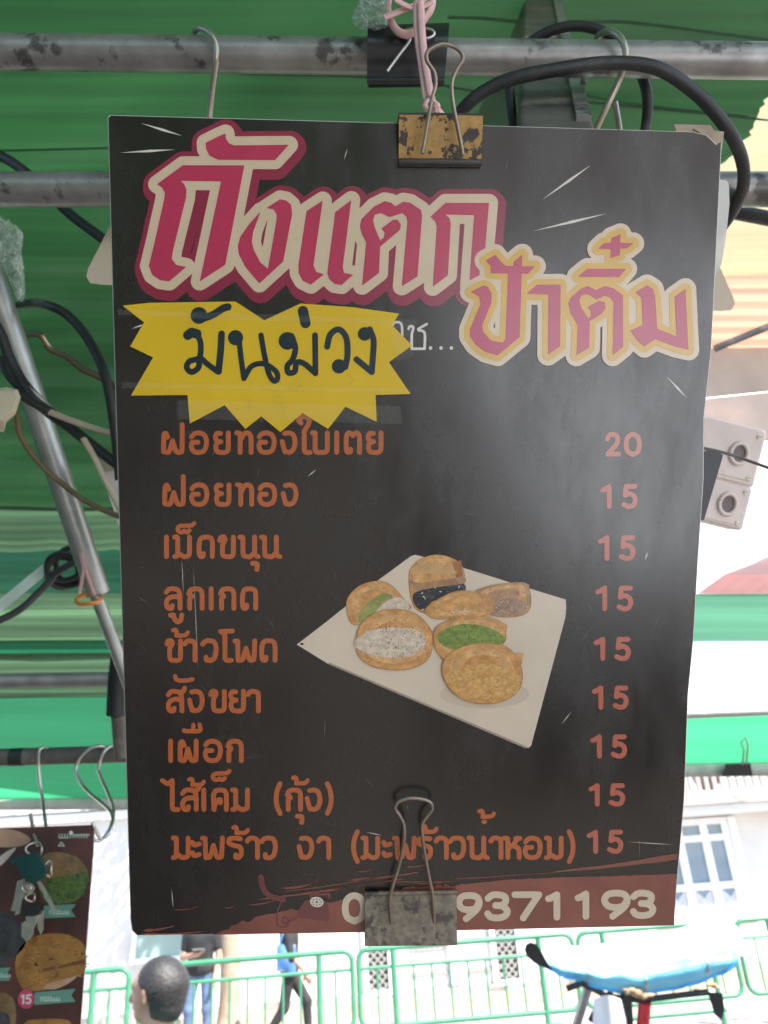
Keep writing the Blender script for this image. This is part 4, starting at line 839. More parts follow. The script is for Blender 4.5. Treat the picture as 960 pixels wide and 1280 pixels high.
pb.add([(x, y, 0) for x, y in oi] + [(x, y, -.0007) for x, y in ol] + [(x, y, -.0030) for x, y in ol], [(k * n + i, (k + 1) * n + i, (k + 1) * n + (i + 1) % n, k * n + (i + 1) % n) for k in (0, 1) for i in range(n)], M_core); pb.build('panel', board)
tc_ = MB(); tc_.prism([rel(x, y) for x, y in [(868, 160), (906, 164), (903, 186), (896, 182), (890, 174)]][::-1], -.0026, -.0006, M_cardb, M_cardb); tc_.prism([rel(x, y) for x, y in [(846, 152), (892, 153), (900, 164), (850, 163)]][::-1], -.0050, -.0034, M_cardb, M_cardb); tc_.build('torn_corner', board)
H0 = .00012
def Sh(name, layers, parent=board): return sheet(name, [(l, m, z * H0) for l, m, z in layers], B, parent)
# --- big title
A0, AS = (160, 140), 4.0; B0, BS = (380, 140), 3.4286; C0, CS = (560, 270), 2.8235
title = [
 Z([(488, 108), (455, 122), (388, 155), (390, 185), (408, 220), (450, 240), (735, 242), (805, 165), (530, 168), (505, 158), (490, 135)], A0, AS),
 Z([(275, 267), (145, 362), (170, 378), (185, 405), (180, 440), (130, 660), (103, 770), (120, 815), (160, 842), (205, 848), (290, 775), (240, 765), (218, 735), (225, 690), (290, 430), (293, 390), (280, 360), (262, 345), (465, 348), (357, 848), (485, 765), (582, 268)], A0, AS),
 Z([(760, 437), (690, 482), (725, 487), (742, 510), (742, 540), (698, 785), (660, 752), (628, 690), (618, 650), (625, 600), (663, 497), (610, 555), (560, 625), (548, 670), (552, 710), (585, 775), (655, 858), (775, 748), (820, 510), (815, 465), (790, 443)], A0, AS),
 [(403.3, 250.8), (383, 264), (372.5, 332), (373, 342), (378, 351), (388, 356), (404.8, 343), (395, 340), (391.5, 332)],
 Z([(202, 378), (133, 430), (98, 690), (105, 715), (130, 738), (160, 742), (210, 697), (170, 690), (165, 665)], B0, BS),
 Z([(247, 745), (265, 560), (245, 520), (238, 490), (245, 460), (300, 405), (345, 383), (370, 388), (390, 405), (425, 385), (455, 390), (500, 420), (505, 445), (485, 705), (417, 748), (442, 470), (438, 450), (420, 434), (395, 442), (365, 452), (330, 434), (303, 440), (295, 465), (302, 495), (325, 550), (340, 540), (345, 518), (330, 500), (380, 462), (400, 462), (415, 485), (408, 508), (325, 578), (320, 690)], B0, BS),
 Z([(605, 390), (540, 450), (560, 468), (568, 490), (550, 750), (615, 700), (628, 480), (622, 455), (605, 440), (728, 443), (705, 750), (765, 705), (792, 390)], B0, BS)]
t_red = Sh('title_lettering', [(polys_loops(title, 0), K_red, 3)])
Sh('title_outline', [(polys_loops(title, 11.2), K_cream, 2)], t_red)
Sh('title_backing', [(polys_loops(title, 18.5, [(1, 1), (1, 6), (3, 3)]), K_maroon, 1)], t_red)
sub = [
 Z([(125, 245), (78, 268), (108, 285), (112, 312), (75, 400), (75, 425), (95, 455), (130, 480), (172, 492), (250, 428), (258, 203), (210, 203), (200, 438), (190, 447), (150, 440), (122, 410), (118, 385), (150, 310), (152, 275), (140, 252)], C0, CS),
 Z([(165, 138), (130, 158), (148, 175), (148, 203), (280, 205), (305, 178), (258, 178), (260, 137), (230, 162), (228, 178), (200, 176), (183, 160)], C0, CS),
 Z([(275, 275), (312, 243), (395, 243), (393, 460), (350, 490), (352, 278)], C0, CS),
 Z([(450, 492), (455, 385), (430, 345), (422, 310), (430, 290), (470, 255), (490, 248), (520, 262), (550, 248), (580, 255), (615, 280), (615, 462), (578, 492), (582, 305), (570, 288), (550, 282), (522, 296), (490, 276), (470, 280), (460, 298), (468, 325), (492, 362), (503, 350), (500, 335), (490, 322), (530, 300), (550, 305), (553, 325), (540, 345), (497, 372), (495, 465)], C0, CS),
 Z([(455, 215), (490, 187), (627, 187), (600, 217)], C0, CS),
 Z([(575, 78), (607, 65), (605, 95), (652, 97), (630, 115), (605, 117), (603, 140), (570, 150), (573, 118), (527, 117), (548, 97), (573, 95)], C0, CS),
 Z([(700, 245), (658, 270), (680, 290), (684, 385), (640, 405), (665, 440), (690, 462), (728, 435), (800, 462), (845, 472), (835, 258), (797, 285), (803, 425), (735, 398), (728, 285), (720, 258)], C0, CS)]
s_p = Sh('name_lettering', [(polys_loops(sub, 0, st=.6), K_purp, 6)])
Sh('name_outline', [(polys_loops(sub, 7.2), K_yel, 5)], s_p)
Sh('name_backing', [(polys_loops(sub, 13.5), K_cream, 4)], s_p)
def taper(x0, y0, x1, y1, wd): 
    mx, my = x0 * .45 + x1 * .55, y0 * .45 + y1 * .55; L = math.hypot(x1 - x0, y1 - y0); nx, ny = -(y1 - y0) / L * wd, (x1 - x0) / L * wd; return [(x0, y0), (mx + nx, my + ny), (x1, y1), (mx - nx, my - ny)]
acc = [taper(150, 191, 219, 187, 1.6), taper(176, 154, 228, 170, 1.6), taper(677, 250, 739, 206, 1.6), taper(666, 289, 758, 267, 1.7), taper(164, 411, 184, 404, 1.1), taper(832, 470, 858, 498, 1.2)]
for q in acc: Sh('accent_stroke', [([q], K_line, 1)])
# --- small lettering between sticker and name
cs = [(smooth([(489, 409), (493, 403), (500, 404), (502, 412), (502, 438)], 6), 1.5), (smooth([(510, 411), (512, 408), (516, 409), (515, 414), (514, 420), (514, 436), (514, 436), (530, 436), (530, 436), (530, 416), (522, 412), (533, 405)], 6), 1.6), ([(537.5, 435)], 2.2), ([(550.5, 435)], 2.2), ([(563.5, 435)], 2.2)]
Sh('small_lettering', [(strokes_loops(cs, 1.6, .35), K_line, 1)])
# --- stroke letters
NUB = .02
G = {
 'ฝ': [[(.2, .78), (.12, .97), (.02, .9), (0, .5), (0, .04), (0, .04), (.18, .0), (.3, .08), (.46, .6), (.46, .6), (.62, .1), (.74, 0), (.92, .03), (.92, .03), (.95, .3), (.95, 1.42)]],
 'ผ': [[(.2, .78), (.12, .97), (.02, .9), (0, .5), (0, .04), (0, .04), (.16, .0), (.26, .08), (.4, .6), (.4, .6), (.54, .1), (.64, 0), (.8, .03), (.8, .03), (.82, .3), (.82, 1)]],
 'พ': [[(-.06, .99), (.08, .98), (.08, .98), (.1, .1), (.14, 0), (.3, .03), (.36, .12), (.5, .62), (.5, .62), (.66, .1), (.74, 0), (.88, .03), (.92, .15), (.96, 1)]],
 'อ': [[(.34, .52), (.05, .52), (.05, .52), (.0, .3), (.12, .06), (.38, 0), (.66, .1), (.78, .5), (.68, .88), (.4, 1), (.16, .95), (.02, .8)]],
 'ย': [[(.28, .97), (.1, .97), (.02, .8), (.1, .6), (.3, .55), (.3, .55), (.1, .48), (.04, .25), (.12, .04), (.3, 0), (.5, 0), (.64, .08), (.68, .3), (.68, 1)]],
 'ท': [[(-.05, 1), (.08, .98), (.12, .85), (.12, 0)], [(.12, .6), (.3, .92), (.46, 1), (.62, .93), (.68, .7), (.68, 0)]],
 'ง': [[(0, .56), (.06, .3), (.14, .03), (.14, .03), (.4, .02), (.58, .18), (.66, .55), (.56, .9), (.34, 1), (.12, .97)]],
 'ใ': [[(.3, 0), (.1, 0), (.02, .08), (0, .25), (0, 1.1), (.0, 1.1), (.2, 1.4), (.26, 1.66), (.1, 1.84), (-.12, 1.82), (-.26, 1.62), (-.16, 1.5)]],
 'ไ': [[(.3, 0), (.1, 0), (.02, .08), (0, .25), (0, 1.48), (0, 1.48), (-.22, 1.32), (-.5, 1.48)]],
 'โ': [[(.32, 0), (.1, 0), (.02, .08), (0, .25), (0, 1.2), (-.04, 1.36), (-.22, 1.48), (-.22, 1.48), (.38, 1.5)]],
 'บ': [[(-.08, 1), (.06, 1), (.06, 1), (.06, .2), (.12, .03), (.3, 0), (.5, 0), (.64, .06), (.68, .25), (.68, 1)]],
 'เ': [[(0, 1), (0, 0)]],
 'ต': [[(.22, .16), (.2, .02), (.06, .02), (0, .2), (0, .7), (.06, .95), (.18, 1), (.34, .86), (.34, .86), (.48, 1), (.62, .95), (.68, .7), (.68, 0)]],
 'ด': [[(.22, .16), (.2, .02), (.06, .02), (0, .25), (.02, .75), (.14, .96), (.36, 1), (.58, .96), (.68, .75), (.68, 0)]],
 'ม': [[(-.06, 1), (.08, .99), (.1, .85), (.1, .1)], [(-.06, .0), (.06, .03), (.2, .12), (.4, .0), (.58, .02), (.68, .1), (.7, .3), (.7, 1)]],
 'ข': [[(.0, .84), (.06, .98), (.22, 1), (.28, .85), (.16, .64), (.14, .3), (.18, .06), (.34, 0), (.54, 0), (.66, .06), (.7, .25), (.7, 1)]],
 'น': [[(-.08, 1), (.06, .99), (.08, .85), (.08, .25), (.12, .05), (.3, .0), (.46, .0), (.62, .14), (.78, .02), (.86, 0)], [(.68, 1), (.68, .12)]],
 'ล': [[(0, .82), (.14, .98), (.38, 1), (.6, .93), (.68, .7), (.7, 0)], [(.7, .55), (.4, .6), (.1, .5), (0, .25), (.08, .02), (.26, .0), (.3, .14)]],
 'ส': [[(0, .82), (.14, .98), (.38, 1), (.6, .93), (.68, .7), (.7, 0)], [(.7, .55), (.4, .6), (.1, .5), (0, .25), (.08, .02), (.26, .0), (.3, .14)], [(.58, .94), (.76, 1.0), (.84, 1.16)]],
 'ก': [[(.05, 0), (.05, .48), (.16, .62), (.0, .74), (.0, .74), (.1, .94), (.36, 1), (.6, .94), (.68, .7), (.68, 0)]],
 'ค': [[(.05, 0), (.02, .6), (.1, .92), (.36, 1), (.6, .94), (.68, .7), (.68, 0)], [(.06, .16), (.2, .44), (.36, .5), (.38, .36)]],
 'า': [[(0, .84), (.1, .97), (.28, 1), (.46, .94), (.52, .75), (.52, 0)]],
 'ว': [[(0, .82), (.14, .97), (.38, 1), (.6, .93), (.7, .6), (.62, .15), (.42, 0), (.2, .02), (.18, .16)]],
 'ะ': [[(0, .78), (.1, .64), (.34, .7)], [(0, .24), (.1, .1), (.34, .16)]],
 'ร': [[(.64, .96), (.3, 1), (.06, .92), (.06, .74), (.3, .62), (.58, .56), (.68, .4), (.66, .14), (.54, 0), (.4, .02), (.4, .14)]],
 'ห': [[(-.06, 1), (.08, .98), (.12, .85), (.12, 0)], [(.12, .45), (.4, .66), (.54, .85), (.54, .98), (.74, .98)], [(.36, .62), (.62, .5), (.7, .3), (.7, 0)]],
 '(': [[(.2, 1.32), (.05, .95), (0, .55), (.05, .15), (.2, -.2)]], ')': [[(0, 1.32), (.15, .95), (.2, .55), (.15, .15), (0, -.2)]],
 '็': [[(.62, .1), (.5, .0), (.36, .08), (.36, .08), (.22, .0), (.06, .06), (.02, .2), (.14, .32), (.5, .34), (.74, .36), (.86, .46)]],
 '้': [[(0, .32), (.12, .34), (.18, .2), (.16, .04), (.16, .04), (.6, .06), (.74, .2)]],
 'ั': [[(0, .26), (.06, .1), (.22, .04), (.6, .04), (.9, .1)]],
 'ื': [[(0, .06), (.1, .02), (.8, .04), (.8, .36)], [(.48, .06), (.48, .34)]],
 'ุ': [[(0, -.34), (.2, -.36), (.24, -.44), (.22, -.66)]],
 'ู': [[(-.02, -.36), (.14, -.34), (.16, -.48), (.3, -.68), (.5, -.62), (.56, -.34)]],
 'ํ': [[(0, .1), (.05, .1)]],
}
U = 24.4
def text(chars, base, unit=U, rad=3.05):
    """chars: (glyph, x of left centreline px[, y of its own base px])"""
    out = []
    for c in chars:
        y0 = base if len(c) < 3 else c[2] - 1.6
        for st in G[c[0]]: out.append((smooth([(c[1] + x * unit, y0 - y * unit) for x, y in st], 5), None if len(c) < 3 else rad * .88))
    return strokes_loops(out, rad, .55)
def zx(o, s, l): return [(c[0], o[0] + c[1] / s) + ((o[1] + c[2] / s,) if len(c) > 2 else ()) for c in l]
Z6, S6 = (190, 510), 3.097; Z7, S7 = (190, 700), 4.0; Z8, S8 = (190, 890), 3.097; Z9, S9 = (430, 970), 2.2857
L9 = zx(Z8, S8, [('ม', 80), ('ะ', 150), ('พ', 193), ('ร', 287), ('้', 308, 476), ('า', 362), ('ว', 418), ('ง', 562), ('า', 638)]) + zx(Z9, S9, [('(', 22), ('ม', 52), ('ะ', 108), ('พ', 142), ('ร', 204), ('้', 218, 165), ('า', 258), ('ว', 298), ('น', 356), ('้', 382, 122), ('ํ', 394, 140), ('า', 414), ('ห', 456), ('อ', 512), ('ม', 576), (')', 638)])
lines = [
 (zx(Z6, S6, [('ฝ', 42), ('อ', 149), ('ย', 241), ('ท', 329), ('อ', 411), ('ง', 501), ('ใ', 586), ('บ', 624), ('เ', 712), ('ต', 749), ('ย', 832)]), 565.5),
 (zx(Z6, S6, [('ฝ', 46), ('อ', 150), ('ย', 243), ('ท', 331), ('อ', 413), ('ง', 504)]), 630.4),
 (zx(Z6, S6, [('เ', 52), ('ม', 88), ('็', 94, 486), ('ด', 178), ('ข', 258), ('น', 342), ('ุ', 385), ('น', 426)]), 695.7),
 (zx(Z7, S7, [('ล', 66), ('ู', 88), ('ก', 178), ('เ', 290), ('ก', 337), ('ด', 446)]), 760.3),
 (zx(Z7, S7, [('ข', 68), ('้', 100, 388), ('า', 158), ('ว', 246), ('โ', 358), ('พ', 414), ('ด', 542)]), 825.3),
 (zx(Z7, S7, [('ส', 74), ('ั', 108, 612), ('ง', 180), ('ข', 286), ('ย', 384), ('า', 474)]), 888.5),
 (zx(Z8, S8, [('เ', 66), ('ผ', 103), ('ื', 118, 80), ('อ', 200), ('ก', 288)]), 950.7),
 (zx(Z8, S8, [('ไ', 72), ('ส', 112), ('้', 138, 290), ('เ', 194), ('ค', 230), ('็', 228, 268), ('ม', 310), ('(', 474), ('ก', 517), ('้', 540, 284), ('ุ', 556), ('ง', 594), (')', 672)]), 1011.7),
 (L9, 1071.8)]
for chars, b_ in lines: Sh('menu_line', [(text(chars, b_), K_orange, 1)])
def digit(ch, x0, x1, y0, y1):
    D = {'0': [[(.5, 0), (.12, .15), (0, .5), (.12, .85), (.5, 1), (.88, .85), (1, .5), (.88, .15), (.5, 0)]], '1': [[(.0, .82), (.25, .86), (.75, 1), (.75, 1), (.75, 0)]],
         '2': [[(.05, .78), (.2, .96), (.5, 1), (.85, .92), (.92, .7), (.75, .45), (.05, .02), (.05, .02), (1, .02)]], '3': [[(.02, .84), (.2, .97), (.5, 1), (.85, .92), (.9, .72), (.72, .55), (.4, .54), (.4, .54), (.75, .5), (.98, .3), (.85, .08), (.5, 0), (.15, .04), (0, .18)]],
         '5': [[(.95, 1), (.2, 1), (.2, 1), (.12, .56), (.12, .56), (.5, .64), (.9, .5), (.98, .28), (.8, .05), (.42, 0), (.0, .1)]], '7': [[(0, 1), (1, 1), (1, 1), (.7, .55), (.35, 0)]],
         '9': [[(.95, .66), (.8, .45), (.5, .38), (.15, .45), (0, .7), (.15, .94), (.5, 1), (.85, .94), (.98, .7), (.85, .4), (.35, 0)]]}
    return [(smooth([(x0 + x * (x1 - x0), y1 - y * (y1 - y0)) for x, y in s], 6), None) for s in D[ch]]
pr = [('20', 757.5, 772, 781.5, 798, 543, 568)] + [('15', a, b, c, d, y0, y1) for a, b, c, d, y0, y1 in ((752, 763, 778.5, 793, 608, 633), (749, 760, 775, 790, 672, 698), (746, 757, 772, 787, 735, 761), (743.5, 754.5, 769, 784, 799, 823), (741, 752, 767, 781, 860, 884), (739, 750, 764.5, 779, 921, 945), (736.5, 747, 761.5, 776.5, 982, 1005), (734, 745, 759.5, 774, 1040, 1064))]
for t, a, b, c, d, y0, y1 in pr: Sh('price', [(strokes_loops(digit(t[0], a, b, y0, y1) + digit(t[1], c, d, y0, y1), 3.1, .55), K_price, 1)])
# --- brushed band at the foot
rgb = random.Random(11)
edge = [(262, 1169), (283, 1160), (300, 1152), (318, 1148), (325, 1146), (337, 1142), (350, 1138), (372, 1135), (398, 1130), (420, 1126), (445, 1119), (470, 1114), (500, 1110), (540, 1107), (575, 1105), (640, 1099), (700, 1096), (760, 1095), (843.5, 1092)]
jag_ = []
for (x0, y0), (x1, y1) in zip(edge, edge[1:]):
    n = max(1, int((x1 - x0) / 5))
    for k in range(n): t = k / n; rough_ = 2.2 if x0 < 560 else .6; jag_.append((x0 + (x1 - x0) * t + rgb.uniform(-1, 1) * rough_, y0 + (y1 - y0) * t + rgb.uniform(-1, 1) * rough_))
band = jag_ + [(843.6, 1092), (840.2, 1156.6), (700, 1160), (500, 1164.4), (262, 1168.4)]
streaks = []
def streak(x0, y0, x1, y1, w0, w1, n=14):
    up = []; dn = []
    for k in range(n + 1):
        t = k / n; x, y = x0 + (x1 - x0) * t, y0 + (y1 - y0) * t + 1.5 * math.sin(3 * t); w_ = (w0 + (w1 - w0) * t) * (.7 + .6 * rgb.random()) * min(1, 6 * t + .05); up.append((x, y - w_)); dn.append((x, y + w_))
    streaks.append(up + dn[::-1])
for s in ((672, 1092, 844.5, 1070, .8, 4.2), (320, 1124, 500, 1098, 1.8, .8), (350, 1110, 385, 1105, 2, 1), (345, 1115, 470, 1096, .8, .5), (395, 1113, 520, 1096, 1, .6), (430, 1100, 520, 1090, 1.6, .8), (470, 1102, 640, 1096, 1, 1.4), (560, 1098, 700, 1090, .8, .8), (600, 1096, 844, 1078, .5, .8), (445, 1089, 462, 1086, 1, .4), (505, 1083, 530, 1080, 1, .6), (515, 1104, 555, 1101, .9, .5), (175, 1163, 215, 1157, 2.0, .6), (172, 1167, 250, 1164, 1.4, .6), (215, 1137, 245, 1133, .8, .3), (278, 1134, 290, 1132, .8, .4), (308, 1131, 345, 1124, .9, .4)): streak(*s)
specks = [ell(rgb.uniform(345, 400), rgb.uniform(1088, 1106), rgb.uniform(.4, 1.1), rgb.uniform(.4, .9), 0, 7) for _ in range(16)]
Sh('brushed_band', [([band] , K_brick, 1), (streaks, K_brick, 1.6), (specks, K_brick, 1.3)])
ph_ = [('0', 429, 452, 1119, 1151), ('9', 571, 597, 1119, 1148), ('3', 607, 632, 1118, 1147), ('7', 641, 671, 1118, 1147), ('1', 683, 697, 1118, 1146), ('1', 720, 733, 1117, 1145), ('9', 753, 782, 1116, 1145), ('3', 789, 814, 1116, 1144)]
for grp_ in (ph_[:1], ph_[1:]): Sh('phone_number', [(strokes_loops([s for q in grp_ for s in digit(*q)], 4.2, .55), K_num, 2.4)])
K_dkred = ink('dark_red_print', (.15, .035, .035))
tel = Sh('telephone_drawing', [(strokes_loops([(smooth([(324, 1096), (326, 1108), (334, 1119), (352, 1124)], 6), 3.6), (smooth([(350, 1126), (344, 1140), (345, 1156), (355, 1158), (358, 1150), (352, 1146), (352, 1154), (368, 1147)], 6), 1.0), (smooth([(386, 1121), (388, 1117), (398, 1118), (408, 1117), (409, 1121)], 5), 2.0)], 2, .4) , K_dkred, 2.3), ([[(372, 1134), (380, 1124), (406, 1126), (409, 1138), (408, 1152), (368, 1146)]], K_dkred, 2.2), ([ell(393.5, 1127, 8.5, 6.5, 10)], K_line, 2.8), ([ell(393.5 + 5.4 * math.cos(t), 1127 + 4 * math.sin(t), 1.1, .9, 0, 8) for t in np.linspace(0, 6.28, 9)[:-1]] + [ell(393.5, 1127, 1.6, 1.3, 0, 10)], K_dkred, 3.2)])
# --- food picture
E0, ES = (360, 680), 2.6667
K_plate = ink('plate_print', (.66, .53, .40), .07, 25)
plate = Z([(25, 335), (120, 262), (300, 118), (405, 41), (420, 36), (438, 40), (600, 85), (800, 148), (922, 185), (923, 215), (920, 245), (805, 672), (797, 679), (785, 680), (750, 665), (450, 535), (130, 400)], E0, ES)
K_pshade = ink('plate_edge_print', (.36, .27, .20))
pic = Sh('food_picture', [([plate], K_plate, 1), ([Z([(130, 400), (750, 665), (785, 680), (797, 679), (786, 673), (752, 658), (132, 394)], E0, ES)], K_pshade, 1.8), ([ell(360 + 42 / ES, 680 + 333 / ES, 2, 1.5)], K_black, 1.8)])
def dough(name, c1, c2, sc=220.): return ink(name, c1, .25, sc, col2=c2, thr=.5, soft=.15, detail=6)
K_d1 = dough('golden_crust_print', (.60, .30, .10), (.47, .20, .055)); K_d2 = dough('pale_crust_print', (.42, .23, .12), (.30, .14, .07)); K_rim = ink('crust_rim_print', (.42, .19, .065), .3, 250); K_mid = dough('warm_crust_print', (.64, .35, .14), (.52, .25, .085), 260.)
K_wht = dough('coconut_print', (.62, .49, .37), (.52, .40, .29), 400); K_grn = dough('pandan_print', (.20, .26, .05), (.10, .16, .03), 420); K_lime = dough('custard_print', (.30, .31, .09), (.22, .25, .06), 160); K_choc = dough('black_filling_print', (.02, .022, .03), (.06, .06, .07), 300); K_floss = dough('floss_print', (.62, .34, .11), (.50, .23, .06), 600); K_blk2 = ink('sesame_print', (.02, .015, .012)); K_shadow = ink('printed_plate_shade', (.57, .45, .335), .05, 30)
def zz(l): return Z(l, E0, ES)
K_d0 = ink('crust_highlight_print', (.56, .33, .14), .15, 200); K_fold = ink('crust_fold_print', (.34, .14, .04), .2, 200); K_strand = ink('floss_strand_print', (.70, .44, .17), .15, 200); K_strand2 = ink('floss_gap_print', (.44, .20, .05), .15, 200); K_coco = ink('coconut_shred_print', (.70, .58, .45), .06, 200); K_gs1 = ink('green_shred_print', (.28, .36, .09), .15, 200); K_gs2 = ink('green_gap_print', (.09, .14, .03), .15, 200); K_gloss = ink('glaze_glint_print', (.62, .50, .36), .1, 200)
sm_ = lambda l: smooth(zz(l), 6, True)
def shrink(pl, k, dx=0, dy=0):
    a = np.array(pl); c = a.mean(0); return [tuple(c + (q - c) * k + (dx, dy)) for q in a]
def inside(pl, p):
    c = False; n = len(pl)
    for i in range(n):
        (ax, ay), (bx, by) = pl[i], pl[(i + 1) % n]
        if (ay > p[1]) != (by > p[1]) and p[0] < (bx - ax) * (p[1] - ay) / (by - ay) + ax: c = not c
    return c
def strands(pl, n, L, wd, seed, ang=None, curl=.6):
    r = random.Random(seed); a = np.array(pl); lo, hi = a.min(0), a.max(0); out = []
    while len(out) < n:
        p = (r.uniform(lo[0], hi[0]), r.uniform(lo[1], hi[1]))
        if not inside(pl, p): continue
        t = r.uniform(0, math.pi) if ang is None else r.gauss(ang, .5); l = L * r.uniform(.5, 1.2); k = r.uniform(-curl, curl)
        m = (p[0] + math.cos(t) * l * .5, p[1] + math.sin(t) * l * .5); e = (m[0] + math.cos(t + k) * l * .5, m[1] + math.sin(t + k) * l * .5); nx, ny = -math.sin(t + k / 2) * wd, math.cos(t + k / 2) * wd
        out.append([p, (m[0] + nx, m[1] + ny), e, (m[0] - nx, m[1] - ny)])
    return out
def dots(pl, n, seed, a=.55, b=1.15):
    r = random.Random(seed); q = np.array(pl); lo, hi = q.min(0), q.max(0); out = []
    while len(out) < n:
        p = (r.uniform(lo[0], hi[0]), r.uniform(lo[1], hi[1]))
        if inside(pl, p): out.append(ell(p[0], p[1], r.uniform(a, b), r.uniform(a * .6, b * .7), r.uniform(0, 180), 7))
    return out
def bun(outline, base=None, seed=1):
    """rim, body, highlight and baked creases of one printed bun"""
    o = sm_(outline); return [([o], K_rim, 0), ([shrink(o, .975, .2, -.3)], base or K_d1, .25), ([shrink(o, .80, -.4, -1.2)], K_mid, .32), ([shrink(o, .55, -.8, -2)], K_d1 if base is None else base, .4), (strands(shrink(o, .8, 0, -1), 16, 7, .8, seed, .1), K_d0, .5), (strands(shrink(o, .9), 16, 6, .55, seed + 9, .15), K_fold, .6)]
def pastry(z0, layers): Sh('pastry', [(l, m, z + z0) for l, m, z in layers], pic)
# soft printed pools of shade under the buns
Sh('pool', [([ell(360 + x / ES, 680 + y / ES, a / ES, b / ES, 0, 30)], K_shadow, 1.3) for x, y, a, b in ((650, 500, 150, 48),)], pic)
f1 = sm_([(415, 165), (470, 145), (540, 130), (585, 135), (575, 165), (480, 190), (455, 222), (420, 205)])
pastry(2, bun([(398, 120), (405, 80), (440, 48), (490, 35), (540, 45), (578, 75), (585, 130), (560, 165), (470, 230), (420, 215), (404, 175)], None, 1) + [([zz([(545, 62), (574, 52), (582, 125), (560, 130)])], K_fold, .7), ([f1], K_choc, 1), (strands(f1, 10, 6, .7, 3, 0), ink('filling_glint_print', (.10, .11, .13)), 1.2), (strands(f1, 7, 4, .9, 4), K_coco, 1.3), ([sm_([(410, 84), (450, 62), (520, 72), (560, 96), (520, 100), (440, 95)])], K_d0, 1.1), ([sm_([(400, 122), (440, 130), (520, 119), (580, 108), (582, 130), (500, 142), (420, 152)])], K_d2, 1.5), (strands(sm_([(404, 124), (440, 132), (520, 121), (578, 110), (580, 126), (500, 138), (420, 148)]), 14, 6, .5, 5, -.1), K_fold, 1.7)])
f2 = sm_([(232, 242), (262, 196), (310, 165), (345, 176), (312, 215), (272, 246), (238, 264)]); f3_ = sm_([(285, 232), (320, 192), (368, 178), (400, 206), (376, 236), (300, 245)])
pastry(3.4, bun([(190, 210), (200, 170), (240, 135), (300, 122), (345, 140), (385, 185), (405, 215), (330, 240), (240, 268), (205, 262)], None, 11) + [([f2], K_lime, 1), (strands(f2, 14, 7, .6, 6, -.8), K_d0, 1.15), (strands(f2, 8, 6, .5, 16, -.8), K_grn, 1.2), ([f3_], K_wht, 1.3), (strands(f3_, 26, 4, .5, 7), K_coco, 1.5)])
f4 = sm_([(680, 200), (720, 180), (780, 190), (790, 215), (740, 232), (690, 228)])
pastry(3.4, bun([(615, 165), (660, 140), (740, 128), (790, 130), (805, 165), (803, 215), (770, 240), (700, 243), (650, 225)], K_d2, 21) + [([f4], dough('pale_filling_print', (.36, .22, .15), (.26, .14, .10), 300), 1), (strands(f4, 16, 5, .5, 8, .1), K_gloss, 1.1), ([ell(360 + x / ES, 680 + y / ES, 2.2, 1.2, 10, 10) for x, y in ((715, 198), (752, 205), (770, 196))], K_rim, 1.2), (strands(sm_([(630, 160), (700, 140), (790, 136), (795, 160), (700, 170)]), 10, 8, .6, 18, -.1), K_d0, 1.1)])
pastry(5, bun([(452, 215), (500, 180), (560, 155), (620, 160), (672, 190), (675, 230), (600, 245), (500, 250), (465, 240)], None, 31) + [(strands(sm_([(540, 222), (575, 214), (615, 222), (575, 232)]), 14, 4, .6, 9), K_coco, 1)])
f5 = sm_([(216, 326), (260, 292), (330, 277), (420, 284), (455, 315), (440, 352), (380, 375), (300, 374), (236, 352)])
pastry(6.5, bun([(222, 330), (232, 275), (280, 230), (350, 215), (420, 230), (470, 280), (478, 330), (465, 380), (420, 410), (350, 420), (270, 405), (230, 370)], None, 41) + [([f5], K_wht, 1), (strands(shrink(f5, 1.08), 120, 4.5, .55, 10), K_coco, 1.2), (dots(sm_([(250, 300), (300, 255), (390, 240), (450, 300), (440, 360), (350, 385), (260, 372)]), 85, 12, .45, 1.0), K_blk2, 1.5)])
f6 = sm_([(495, 300), (560, 268), (640, 270), (700, 295), (715, 325), (650, 345), (560, 350), (510, 335)])
pastry(6.5, bun([(480, 320), (490, 275), (560, 245), (650, 240), (720, 265), (722, 290), (715, 330), (640, 380), (540, 395), (495, 365)], None, 51) + [([f6], K_grn, 1), (strands(f6, 70, 4.5, .6, 13), K_gs1, 1.2), (strands(f6, 45, 4, .5, 14), K_gs2, 1.3)])
f7 = sm_([(530, 440), (570, 408), (650, 396), (730, 408), (768, 450), (735, 498), (650, 514), (565, 498)])
pastry(8.5, [([zz([(730, 365), (780, 362), (775, 392), (768, 412)])], K_d1, .0)] + bun([(508, 430), (520, 375), (580, 338), (660, 328), (730, 345), (770, 400), (775, 460), (745, 505), (680, 530), (600, 525), (540, 490)], None, 61) + [([f7], K_floss, 1), (strands(shrink(f7, 1.03), 90, 9, .5, 15, .2, 1.2), K_strand, 1.2), (strands(f7, 50, 8, .4, 19, -.2, 1.2), K_strand2, 1.3), (strands(sm_([(560, 362), (620, 342), (700, 346), (740, 372), (640, 368)]), 12, 9, .7, 17, .05), K_d0, 1)])
